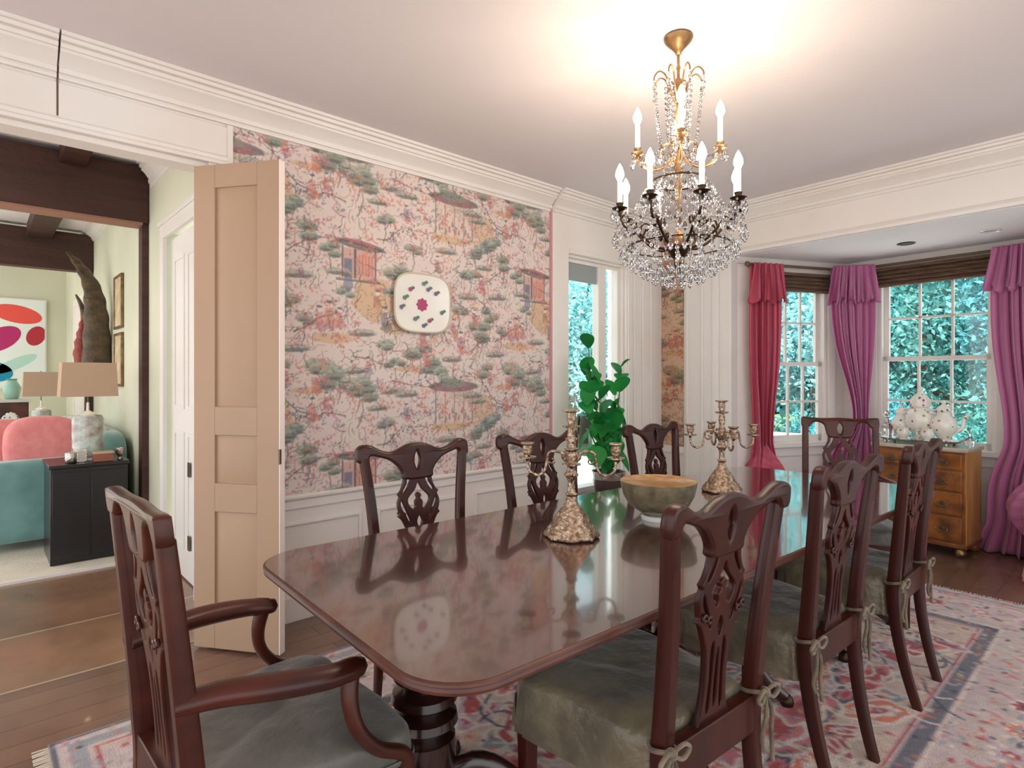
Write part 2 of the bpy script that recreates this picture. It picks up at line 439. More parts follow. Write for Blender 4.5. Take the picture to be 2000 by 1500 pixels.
# crown moulding
def crown_prof(z, dp=0.13, ht=0.155):
    k = [(0, -1), (0.12, -1), (0.15, -0.93), (0.12, -0.86), (0.22, -0.86), (0.24, -0.74), (0.20, -0.70), (0.30, -0.62), (0.44, -0.50), (0.60, -0.42), (0.60, -0.34), (0.70, -0.34), (0.72, -0.24), (0.68, -0.20), (0.84, -0.20), (0.86, -0.10), (1.0, -0.10), (1.0, 0), (0, 0)]
    return [(a*dp, z + b*ht) for a, b in k]
mb = MB()
mb.sweep(crown_prof(CZ), (D, -1.7), (D, 0.2535), (1, 0)); mb.sweep(crown_prof(CZ), (D, 0.2605), (D, 3.235), (1, 0))
mb.sweep(crown_prof(CZ), (D+0.03, 3.245), (D+0.03, 4.85), (1, 0))
struct(mb, 'trim_5', M['white'], 'white stepped crown moulding over the papered wall', smooth=20)
nb = (bd[1], -bd[0])                                         # into the room
P_ = lambda s, o=0.0: (BA[0]+bd[0]*s+nb[0]*o, BA[1]+bd[1]*s+nb[1]*o)
mb = MB()
mb.sweep(crown_prof(CZ, 0.12, 0.15), P_(-0.1, 0.03), P_(5.3, 0.03), nb)
mb.sweep([(0, HZ-0.03), (0.02, HZ-0.03), (0.024, HZ-0.01), (0.012, HZ+0.01), (0, HZ+0.02)], P_(0.7, 0.03), P_(5.3, 0.03), nb)
struct(mb, 'trim_6', M['white'], 'white crown moulding on the beam before the bay', smooth=20)

# back wall: wall s 0..0.70, header over the bay, right part
mb = MB()
mb.obox(BA, bd, -0.12, 0.70, 0, 0.12, 0, CZ)
mb.obox(BA, bd, 0.70, 3.14, -0.03, 0.12, HZ-0.022, CZ)
mb.obox(BA, bd, 3.14, Lb, 0, 0.12, 0, CZ)
wall_back = struct(mb, 'wall_back', M['white'], 'white back wall with the bay opening')
# pilasters / casings at corner
mb = MB()
mb.obox(BA, bd, 0.26, 0.60, -0.03, 0, 0, HZ+0.2); mb.obox(BA, bd, 0.285, 0.315, -0.045, -0.03, 0, HZ+0.2)
mb.obox(BA, bd, 0.44, 0.46, -0.045, -0.03, 0, HZ+0.2); mb.obox(BA, bd, 0.55, 0.60, -0.048, -0.03, 0, HZ+0.2)
mb.obox(BA, bd, 0.60, 0.71, -0.015, 0, 0, HZ)
struct(mb, 'trim_7', M['white'], bevel=0.004)
mb = MB()                                                    # casing of garden window and corner pilaster
mb.box(D, 3.245, 0, D+0.03, 3.42, CZ-0.1); mb.box(D, 3.42, WZ1+0.02, D+0.03, 4.16, CZ-0.1)
mb.box(D, 4.16, 0, D+0.03, 4.62, CZ-0.1)
for y in (4.17, 4.25, 4.38, 4.50): mb.box(D+0.03, y, 0, D+0.045, y+0.035, CZ-0.15)
mb.box(D+0.03, 3.43, 2.27, D+0.045, 4.15, 2.31)
struct(mb, 'trim_8', M['white'], bevel=0.004)

# wainscot on left wall
mb = MB()
mb.sweep([(0, RZ-0.075), (0.012, RZ-0.075), (0.014, RZ-0.03), (0.03, RZ-0.02), (0.034, RZ-0.006), (0.02, RZ), (0, RZ)], (D, 0.95), (D, 3.245), (1, 0))
mb.box(D, 0.95, 0, D+0.018, 3.245, 0.13)
def frame_panel(mb, y0, y1, z0, z1, t=0.018, x=D):
    mb.box(x, y0, z0, x+0.012, y0+t, z1); mb.box(x, y1-t, z0, x+0.012, y1, z1)
    mb.box(x, y0+t, z0, x+0.012, y1-t, z0+t); mb.box(x, y0+t, z1-t, x+0.012, y1-t, z1)
for a, b in ((1.02, 1.66), (1.76, 2.40), (2.50, 3.16)): frame_panel(mb, a, b, 0.19, 0.53)
struct(mb, 'trim_9', M['wain'], 'white wainscot with raised panel frames under the paper', bevel=0.002)
struct(MB().obox(BA, bd, 0, 0.26, -0.02, 0, RZ-0.06, RZ), 'trim_10', M['wain'])
# ------------------------------------------------------------ bay
SZ = 2.325
def window(num, A, d, s0, s1, z0, z1, cols, rows_low, rows_up, nrm, zmeet, label, th=0.12):
    """double hung window; nrm = +1 outward is left normal"""
    root = empty('window_%d' % num, (0, 0, 0), label, kind='structure')
    def ob(mb, a, b, n0, n1, za, zb): mb.obox(A, d, a, b, n0*nrm, n1*nrm, za, zb)
    fr = MB()
    ob(fr, s0-0.02, s0+0.035, 0.0, 0.10, z0, z1); ob(fr, s1-0.035, s1+0.02, 0.0, 0.10, z0, z1)
    ob(fr, s0, s1, 0.0, 0.10, z1-0.03, z1+0.02); ob(fr, s0-0.05, s1+0.05, -0.05, 0.10, z0-0.03, z0+0.012)
    for a, b in ((s0-0.08, s0), (s1, s1+0.08)): ob(fr, a, b, -0.018, 0.0, z0-0.02, z1+0.08)
    ob(fr, s0-0.08, s1+0.08, -0.018, 0.0, z1, z1+0.09); ob(fr, s0-0.08, s1+0.08, -0.015, 0.0, z0-0.11, z0-0.03)
    fr.build('window_frame', M['white'], root, bevel=0.003)
    for nm, za, zb, rows, n0 in (('sash', z0+0.012, zmeet+0.018, rows_low, 0.03), ('sash', zmeet-0.018, z1-0.03, rows_up, 0.06)):
        sa, sb = s0+0.035, s1-0.035; mb = MB(); t = 0.036
        ob(mb, sa, sa+t, n0, n0+0.03, za, zb); ob(mb, sb-t, sb, n0, n0+0.03, za, zb)
        ob(mb, sa, sb, n0, n0+0.03, za, za+t+ (0.02 if n0 < 0.05 else 0)); ob(mb, sa, sb, n0, n0+0.03, zb-t, zb)
        gx0, gx1, gz0, gz1 = sa+t, sb-t, za+t, zb-t
        for i in range(1, cols):
            x = gx0 + (gx1-gx0)*i/cols; ob(mb, x-0.009, x+0.009, n0+0.004, n0+0.026, gz0, gz1)
        for j in range(1, rows):
            z = gz0 + (gz1-gz0)*j/rows; ob(mb, gx0, gx1, n0+0.004, n0+0.026, z-0.009, z+0.009)
        s_ = mb.build('sash', M['white'], root)
        g = MB(); ob(g, gx0, gx1, n0+0.013, n0+0.017, gz0, gz1); g.build('pane', M['glass'], s_, smooth=0)
    return root

def bay_wall(A, B, openings, name, label=None):
    d, L = dirn(A, B); mb = MB(); s = 0
    for s0, s1, z0, z1 in openings:
        mb.obox(A, d, s, s0, 0, 0.12, 0, SZ+0.1); mb.obox(A, d, s0, s1, 0, 0.12, 0, z0); mb.obox(A, d, s0, s1, 0, 0.12, z1, SZ+0.1); s = s1
    mb.obox(A, d, s, L, 0, 0.12, 0, SZ+0.1)
    struct(mb, name, M['white'], label)
    return d, L
WB, WT = 0.72, 2.20
d1, L1 = bay_wall(B0, B1, [(0.34, 0.97, WB, WT)], 'wall_bay_left')
d2, L2 = bay_wall(B1, B2, [(0.27, 1.10, WB, WT)], 'wall_bay_middle')
d3, L3 = bay_wall(B2, B3, [(0.20, 0.85, WB, WT)], 'wall_bay_right')
window(1, B0, d1, 0.34, 0.97, WB, WT, 3, 2, 2, 1, 1.42, 'narrow white sash window in the left side of the bay')
window(2, B1, d2, 0.27, 1.10, WB, WT, 3, 2, 2, 1, 1.46, 'wide white sash window in the middle of the bay')
window(3, B2, d3, 0.20, 0.85, WB, WT, 3, 2, 2, 1, 1.44, 'white sash window in the right side of the bay')
mb = MB()
mb.loft([[(-2.62, 4.72, SZ), (0.2, 4.58, SZ), (0.25, 4.9, SZ), (-0.25, 5.9, SZ), (-2.0, 6.04, SZ), (-2.62, 4.86, SZ)],
         [(-2.62, 4.72, SZ+.08), (0.2, 4.58, SZ+.08), (0.25, 4.9, SZ+.08), (-0.25, 5.9, SZ+.08), (-2.0, 6.04, SZ+.08), (-2.62, 4.86, SZ+.08)]])
struct(mb, 'ceiling', M['soffit'], 'white soffit ceiling over the window bay')
mb = MB()                                                    # small cornice + baseboard in bay
for A, B in ((B0, B1), (B1, B2), (B2, B3)):
    d, L = dirn(A, B); n = (d[1], -d[0])
    mb.sweep([(0, SZ-0.05), (0.015, SZ-0.05), (0.03, SZ-0.01), (0.04, SZ), (0, SZ)], A, B, n)
struct(mb, 'trim_11', M['white'])
mb = MB()
for A, B in ((B0, B1), (B1, B2), (B2, B3)):
    d, L = dirn(A, B); mb.obox(A, d, 0, L, -0.02, 0, 0, 0.13)
struct(mb, 'baseboard_bay', M['white'])

# recessed spots in soffit
for (x, y), lab, m in (((-1.29, 5.25), 'dark recessed ceiling spot over the bay', M['bronze']), ((-0.78, 5.22), 'pale recessed ceiling spot over the bay, right of the dark one', M['porcelain'])):
    r = empty('ceiling_spot', (x, y, SZ), lab, 'ceiling light')
    MB().lathe([(0.058, 0), (0.062, -0.004), (0.055, -0.008), (0.046, -0.005), (0.044, 0.0)], 28).build('spot_ring', m, r)
    MB().lathe([(0.044, -0.003), (0.03, -0.004), (0.001, -0.004)], 24).build('lens', M['black'] if m is M['bronze'] else M['porcelain'], r)

# bamboo shades
def bamboo(A, d, s0, s1, z0, z1, lab):
    r = empty('woven_window_shade', (0, 0, 0), lab, 'window shade', group='woven shades in the bay')
    mb = MB(); n = 4
    for i in range(n):
        za = z0 + (z1-z0)*i/n; off = 0.055 - 0.006*i
        rings = []
        for s in (s0, s1):
            base = [(-0.03-off*0.2, za), (-off-0.012, za+0.006), (-off-0.016, za+(z1-z0)/n*0.5), (-off, za+(z1-z0)/n), (-0.024, za+(z1-z0)/n)]
            rings.append([(A[0]+d[0]*s-d[1]*q, A[1]+d[1]*s+d[0]*q, z) for q, z in base])
        mb.loft(rings)
    mb.build('shade_folds', M['bamboo'], r)
    MB().obox(A, d, s0, s1, -0.075, -0.02, z1, z1+0.025).build('head_rail', M['bamboo'], r)
bamboo(B0, d1, 0.42, 0.96, 2.045, 2.185, 'brown woven shade gathered over the narrow left bay window')
bamboo(B1, d2, 0.27, 1.12, 2.075, 2.215, 'brown woven shade gathered over the wide middle bay window')
bamboo(B2, d3, 0.20, 0.88, 2.075, 2.215, 'brown woven shade at the right side of the bay')

# curtain rods
def rod(A, B, off, z, lab):
    d, L = dirn(A, B); n = (d[1], -d[0])
    q = lambda s: (A[0]+d[0]*s+n[0]*off, A[1]+d[1]*s+n[1]*off, z)
    r = empty('curtain_rod', (0, 0, 0), lab, 'curtain rod')
    MB().tube([q(0.04), q(L-0.04)], 0.012, 10).build('pole', M['rod'], r)
    for s in (0.03, L-0.03):
        c = q(s); MB().lathe([(0.001, -0.022), (0.016, -0.016), (0.022, 0), (0.016, 0.016), (0.001, 0.022)], 14, c).build('finial', M['rod'], r)
    for s in (0.12, L-0.12):
        c = q(s); MB().tube([c, (c[0]-n[0]*off, c[1]-n[1]*off, c[2]+0.0)], 0.006, 8).build('bracket', M['rod'], r)
rod(B0, B1, 0.10, 2.255, 'bronze curtain rod on the left side of the bay')
rod(B1, B2, 0.10, 2.255, 'bronze curtain rod over the middle bay window')
rod(B2, B3, 0.10, 2.255, 'bronze curtain rod on the right side of the bay')

def curtain(name, lab, pa, pb, m, ztop, zbot, folds, tie=None, seed=0, wide=1.0, puddle=0.0, flounce=0.30):
    """pa->pb: hang line in xy; tie=(z, width factor, shift)"""
    r = empty(name, (0, 0, 0), lab, 'curtain', group='rose silk curtains in the bay')
    d, L = dirn(pa, pb); n = (d[1], -d[0]); cx = ((pa[0]+pb[0])/2, (pa[1]+pb[1])/2)
    rg = np.random.default_rng(seed); ph = rg.random(6)*6.28
    def sheet(z1, z0, scale0, scale1, off, amp0, amp1, nv, lower):
        nu = 110; vs = []; cols = []
        for j in range(nv):
            t = j/(nv-1); z = z1 + (z0-z1)*t
            sc = scale0 + (scale1-scale0)*t; amp = amp0 + (amp1-amp0)*t; sh = 0
            if lower and tie:
                tt = (z-tie[0])/0.55
                g = math.exp(-tt*tt) if z > tie[0] else math.exp(-(tt*2.4)**2)
                sc *= 1-(1-tie[1])*g; sh = tie[2]*g*(1 if z > tie[0] else 1)
                if z < tie[0]-0.05: amp *= 1.2
            if lower and puddle and z < 0.22: sc *= 1+puddle*(0.22-z)/0.22; amp *= 1+0.8*(0.22-z)/0.22
            for i in range(nu):
                u = i/(nu-1); a = 2*PI*folds*u
                f = math.sin(a+ph[0]+0.5*math.sin(2.1*t+ph[3])) + 0.45*math.sin(1.9*a+ph[1]+1.1*t) + 0.3*math.sin(0.55*a+ph[2]-1.5*t)
                s = (u-0.5)*L*sc + sh + 0.012*math.sin(a*2+ph[4])*sc
                o = off + amp*f
                zj = 0 if lower else t*t*(0.022*math.sin(0.9*a+ph[5])+0.012*math.sin(2.3*a+ph[1]))
                vs.append((cx[0]+d[0]*s+n[0]*o, cx[1]+d[1]*s+n[1]*o, z+zj))
                c = 0.5+0.5*math.sin(2*PI*folds*1.5*u+ph[5]); cols.append(0.22+0.12*c+0.10*f+0.20*(0.5+0.5*math.sin(4.3*a/folds+ph[0])))  # stripe tone plus a paler tint painted on fold crests as silk sheen
        fs = [(j*nu+i, j*nu+i+1, (j+1)*nu+i+1, (j+1)*nu+i) for j in range(nv-1) for i in range(nu-1)]
        return vs, fs, cols
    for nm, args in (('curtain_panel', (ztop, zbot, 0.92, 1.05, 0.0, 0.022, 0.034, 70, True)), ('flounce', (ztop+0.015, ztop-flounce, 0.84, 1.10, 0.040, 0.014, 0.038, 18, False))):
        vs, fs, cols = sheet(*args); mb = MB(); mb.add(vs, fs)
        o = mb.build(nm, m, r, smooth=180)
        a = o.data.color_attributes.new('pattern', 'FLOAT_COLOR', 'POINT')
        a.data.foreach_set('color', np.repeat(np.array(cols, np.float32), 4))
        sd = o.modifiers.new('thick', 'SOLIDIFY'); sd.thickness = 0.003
    return r
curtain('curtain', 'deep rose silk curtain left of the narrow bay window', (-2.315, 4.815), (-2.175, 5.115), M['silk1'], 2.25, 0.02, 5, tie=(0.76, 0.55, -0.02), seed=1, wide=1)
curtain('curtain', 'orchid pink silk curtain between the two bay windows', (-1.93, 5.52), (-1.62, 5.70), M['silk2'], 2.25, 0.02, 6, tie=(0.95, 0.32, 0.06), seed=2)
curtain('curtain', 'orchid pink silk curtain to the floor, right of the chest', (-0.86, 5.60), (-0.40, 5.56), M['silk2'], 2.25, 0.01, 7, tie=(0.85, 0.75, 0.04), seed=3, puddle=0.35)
# tied swags at the lower part
def swag(c, lab, m, rx=0.13, h=0.42):
    r = empty('curtain_puff', c, lab, 'curtain tie-back')
    mb = MB(); rings = []
    for j in range(26):
        t = j/25; z = h*(0.5-t); rr = rx*(0.20+0.9*math.sin(PI*t**1.15)**1.1)
        rings.append([(rr*(1+0.13*math.sin(9*a+1.2*t)+0.07*math.sin(17*a+t))*math.cos(a), 0.6*rr*(1+0.13*math.sin(9*a+1.2*t))*math.sin(a), z+0.02*math.sin(3*a)) for a in [2*PI*k/90 for k in range(90)]])
    mb.loft(rings); o = mb.build('gathered_silk', m, r, smooth=180)
    a = o.data.color_attributes.new('pattern', 'FLOAT_COLOR', 'POINT')
    a.data.foreach_set('color', np.repeat((0.45+0.2*np.sin(np.arange(len(o.data.vertices))*0.02)).astype(np.float32), 4))
swag((-0.53, 5.42, 0.40), 'puffed orchid silk gather at the foot of the right curtain', M['silk2'], 0.16, 0.5)
swag((-2.25, 4.93, 0.50), 'puffed rose silk gather on the left bay curtain', M['silk1'], 0.15, 0.46)

# ------------------------------------------------------------ wallpaper
PINK = rgb(224, 207, 202); GRY = rgb(104, 110, 106); DK = rgb(92, 88, 92); CO = rgb(214, 120, 108); RO = rgb(198, 108, 124)
OC = rgb(218, 178, 130); SG = rgb(142, 154, 140); LG = rgb(178, 184, 170); OR = rgb(224, 134, 96); BL = rgb(122, 130, 158); IV = rgb(232, 222, 208)
def toile(res=0.004):
    T = Canvas(1.42, 1.22, res, PINK, True); rg = np.random.default_rng(5); H_, W_ = T.H, T.W
    n1 = vnoise(H_, W_, 0.16/res, 3)[..., None]
    T.a = T.a*(1-0.35*n1) + np.array(IV)*0.35*n1
    def cloudtree(x, y, s, c=SG):
        for k in range(4):
            ox, oy = rg.uniform(-.06, .06)*s, rg.uniform(-.03, .045)*s
            T.ell(x+ox, y+oy, 0.055*s, 0.030*s, LG, 0.9, 0.1, 0.10, 7, rg.random()*6)
            T.ell(x+ox+0.006, y+oy-0.010*s, 0.050*s, 0.022*s, c, 0.9, 0.1, 0.12, 8, rg.random()*6)
            T.ell(x+ox+0.004, y+oy-0.018*s, 0.036*s, 0.008*s, GRY, 0.8, 0.05)
    def branch(x, y, L_, a, c=DK, w_=0.007):
        p = [(x, y)]
        for i in range(7):
            a += rg.uniform(-.45, .45); x += L_/7*math.cos(a); y += L_/7*math.sin(a); p.append((x, y))
        T.line(p, w_, c, 0.8, True)
        for q in p[2:]:
            for k in range(3): T.ell(q[0]+rg.uniform(-.03, .03), q[1]+rg.uniform(-.02, .02), 0.010, 0.005, GRY if rg.random() < .6 else RO, 0.8, rg.uniform(0, 3))
    def figure(x, y, s, c1, c2):
        T.ell(x, y, 0.020*s, 0.035*s, c1, 0.6, rg.uniform(-.3, .3), 0.12, 5); T.ell(x+0.01*s, y-0.03*s, 0.026*s, 0.022*s, c2, 0.55, 0, 0.2, 5)
        T.ell(x+0.003, y+0.045*s, 0.010*s, 0.011*s, IV, 1); T.ell(x+0.003, y+0.055*s, 0.013*s, 0.006*s, DK, .8)
        T.line([(x, y+0.01), (x+0.04*s, y+0.02*s), (x+0.05*s, y-0.02*s)], 0.006, DK, .6)
    def rock(x, y, s):
        T.ell(x, y, .09*s, .022*s, LG, .8, 0.05, .08, 6); T.ell(x+.01, y-.012*s, .08*s, .012*s, GRY, .7, 0.05, .1, 7)
        for k in range(5): T.line([(x-.08*s+.035*k*s, y+.01*s), (x-.07*s+.035*k*s, y-.02*s)], .004, DK, .5)
    # ground patches
    for x, y, rx, ry in ((1.88, 1.76, .14, .13), (2.46, 2.20, .16, .03), (1.62, 1.52, .13, .03), (2.02, 1.60, .1, .04), (1.30, 2.28, .1, .12), (2.9, 2.45, .1, .02), (2.2, 1.35, .2, .02)):
        T.ell(x, y, rx, ry, OC, .75, 0.0, .06, 5)
    for k in range(26): T.ell(rg.uniform(0, 1.42), rg.uniform(0, 1.22), rg.uniform(.03, .08), rg.uniform(.01, .03), rgb(226, 192, 186) if k % 2 else rgb(228, 216, 204), .55, rg.uniform(-.2, .2), .1, 6)
    # trees everywhere
    for x, y, s in ((1.36, 2.20, 1.1), (1.48, 2.10, 1.0), (1.22, 2.12, 1.0), (2.05, 1.95, 1.1), (2.12, 1.86, .9), (1.80, 2.42, 1.1), (2.60, 2.0, .9), (2.66, 1.60, 1.2), (2.2, 1.45, 1.2), (2.3, 1.36, 1.1), (1.55, 1.38, 1.1), (1.66, 1.30, 1.2), (1.78, 1.25, .9), (1.28, 1.34, 1), (2.5, 1.2, .9), (1.93, 1.50, .8), (2.36, 1.78, .8), (1.6, 2.02, .8), (1.35, 1.72, .9), (2.5, 1.75, .8), (2.75, 2.2, .8), (1.7, 1.78, .6), (2.15, 2.1, .7), (1.95, 2.25, .8), (2.4, 1.28, .8), (1.45, 1.62, .7), (2.02, 1.38, .7)):
        cloudtree(x, y, s); T.line([(x, y-.03), (x+.01, y-.09), (x-.01, y-.15)], .008, DK, .55)
    for x, y, L_, a in ((1.30, 1.95, .35, -.1), (1.7, 2.30, .3, 2.8), (2.25, 2.5, .4, -.2), (1.9, 2.12, .3, .3), (2.4, 1.9, .35, -.9), (1.25, 1.82, .3, -.6), (1.4, 1.55, .3, .2), (2.6, 1.45, .3, 1.2), (2.1, 1.72, .4, -.4), (2.0, 1.28, .4, .1), (1.5, 2.32, .5, 2.9), (2.55, 2.3, .3, 1.8), (1.75, 1.42, .4, .3)):
        branch(x, y, L_, a)
    # pavilion
    x, y = 2.47, 2.33
    T.rect(x-.15, y-.12, x+.15, y+.1, rgb(226, 204, 190), .7); T.ell(x, y+.13, .20, .035, GRY, .85); T.ell(x, y+.12, .16, .025, RO, .5); T.ell(x, y+.15, .1, .03, SG, .8)
    for k in range(5): T.line([(x-.15+.075*k, y+.1), (x-.15+.075*k, y-.12)], .008, DK if k % 4 == 0 else RO, .7)
    T.line([(x-.17, y-.12), (x+.17, y-.12)], .012, OC, .9)
    for k in range(10): T.ell(x-.12+.026*k, y-.06+.03*math.sin(k*2.), .009, .022, CO if k % 2 else SG, .75)
    # hut
    x, y = 1.78, 1.96
    T.rect(x-.10, y-.09, x+.11, y+.08, rgb(214, 168, 158), .9)
    for k in range(5): T.rect(x-.0+.02*k, y-.07, x+.012+.02*k, y+.05, CO if k % 2 else OR, .85)
    T.rect(x-.03, y-.09, x-.015, y+.08, DK, .8); T.rect(x+.105, y-.09, x+.115, y+.09, DK, .8); T.rect(x-.105, y-.09, x-.095, y+.09, DK, .8)
    T.ell(x+.01, y+.105, .16, .026, GRY, .85, -.08); T.ell(x, y+.118, .11, .018, RO, .6, -.08); T.line([(x-.17, y+.10), (x-.1, y+.12), (x+.1, y+.1), (x+.18, y+.085)], .008, DK, .8)
    T.rect(x-.14, y-.11, x+.14, y-.095, DK, .7); T.rect(x-.09, y-.09, x-.04, y+.02, BL, .9); T.ell(x-.065, y-.12, .03, .05, BL, .7, 0, .1, 5)
    # figures
    for x, y, s, a, b in ((1.60, 1.64, 1.5, OR, CO), (1.54, 1.62, 1.3, CO, RO), (1.66, 1.63, 1.1, OR, RO), (1.90, 1.74, 1.3, rgb(178, 120, 96), OC), (1.95, 1.64, 1.4, BL, GRY), (1.50, 2.34, 1.2, CO, OR), (1.58, 2.38, 1, CO, RO), (2.22, 1.55, 1.3, RO, CO), (2.25, 1.42, 1.2, CO, RO), (2.52, 1.52, 1.4, RO, CO), (2.46, 1.62, 1.1, RO, OR), (1.35, 1.30, 1, CO, RO), (2.1, 2.3, 1, BL, RO), (2.70, 1.92, 1.2, RO, CO), (1.52, 1.26, 1.1, OR, CO), (1.84, 1.36, 1, RO, BL), (2.33, 2.02, 1, RO, GRY), (1.22, 1.7, 1, RO, CO)):
        figure(x, y, s, a, b)
    for x, y, s in ((1.42, 1.86, 1.), (2.3, 1.66, 1.1), (1.8, 1.56, 1), (2.58, 1.84, 1), (1.2, 2.4, 1), (2.0, 2.44, 1), (1.4, 1.46, 1), (2.1, 1.20, 1), (1.65, 1.9, .9), (2.4, 2.12, 1), (2.0, 1.82, .8), (1.3, 2.05, .9), (2.66, 2.36, .9), (1.75, 1.34, .9), (2.45, 1.42, .9), (1.9, 2.34, .8)): rock(x, y, s)
    # small leaves & blossoms
    for k in range(1300):
        x, y = rg.uniform(0, 1.42), rg.uniform(0, 1.22); c = [GRY, DK, RO, CO, SG, BL, OC, GRY, RO][int(rg.integers(0, 9))]
        T.ell(x, y, rg.uniform(.004, .013), rg.uniform(.003, .006), c, rg.uniform(.35, .75), rg.uniform(0, 3.1))
    for k in range(120):
        x, y, a = rg.uniform(0, 1.42), rg.uniform(0, 1.22), rg.uniform(-.6, .6)
        T.line([(x, y), (x+.03*math.cos(a), y+.03*math.sin(a)), (x+.06*math.cos(a+.5), y+.06*math.sin(a+.5))], .004, DK, .5)
    for k in range(330):
        x, y = rg.uniform(0, 1.42), rg.uniform(0, 1.22); a = rg.uniform(0, 6.28); p = [(x, y)]
        for q in range(6): a += rg.uniform(-.9, .9); x += .015*math.cos(a); y += .015*math.sin(a); p.append((x, y))
        T.line(p, .005, [GRY, DK, GRY, RO, DK, SG, CO][k % 7], rg.uniform(.4, .8))
    for k in range(150):
        x, y = rg.uniform(0, 1.42), rg.uniform(0, 1.22); c = [RO, CO, BL, OR][k % 4]
        for q in range(9): T.ell(x+rg.normal()*.022, y+rg.normal()*.018, .008, .006, c, .55, rg.uniform(0, 3))
    m_ = T.a.mean(axis=2, keepdims=True); T.a = (m_ + (T.a-m_)*.84)*.93
    return T.a
TO = toile()
def tile_area(w_, h_, u0, v0, res=0.004):
    W_, H_ = int(w_/res)+1, int(h_/res)+1
    i = (np.arange(W_) + int(u0/res)) % TO.shape[1]; j = (np.arange(H_) + int(v0/res)) % TO.shape[0]
    return TO[j][:, i]
M['paper'] = vc_mat('printed_wallpaper', 0.85)
painted('wallpaper', tile_area(3.23-0.95, 2.565-RZ, 1.09, RZ), (D+0.004, 0.95, RZ), (0, 3.23-0.95, 0), (0, 0, 2.565-RZ), M['paper'], wall_left)
mb = MB(); mb.box(D, 3.228, RZ, D+0.02, 3.246, 2.6)
struct(mb, 'trim_12', mat('rose_edge', rgb(196, 150, 156), 0.6))
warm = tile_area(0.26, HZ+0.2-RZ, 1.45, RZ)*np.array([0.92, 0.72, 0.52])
painted('wallpaper', warm, (BA[0]-nb[0]*-0.004, BA[1]+nb[1]*0.004, RZ), (bd[0]*0.27, bd[1]*0.27, 0), (0, 0, HZ+0.2-RZ), M['paper'], wall_back)

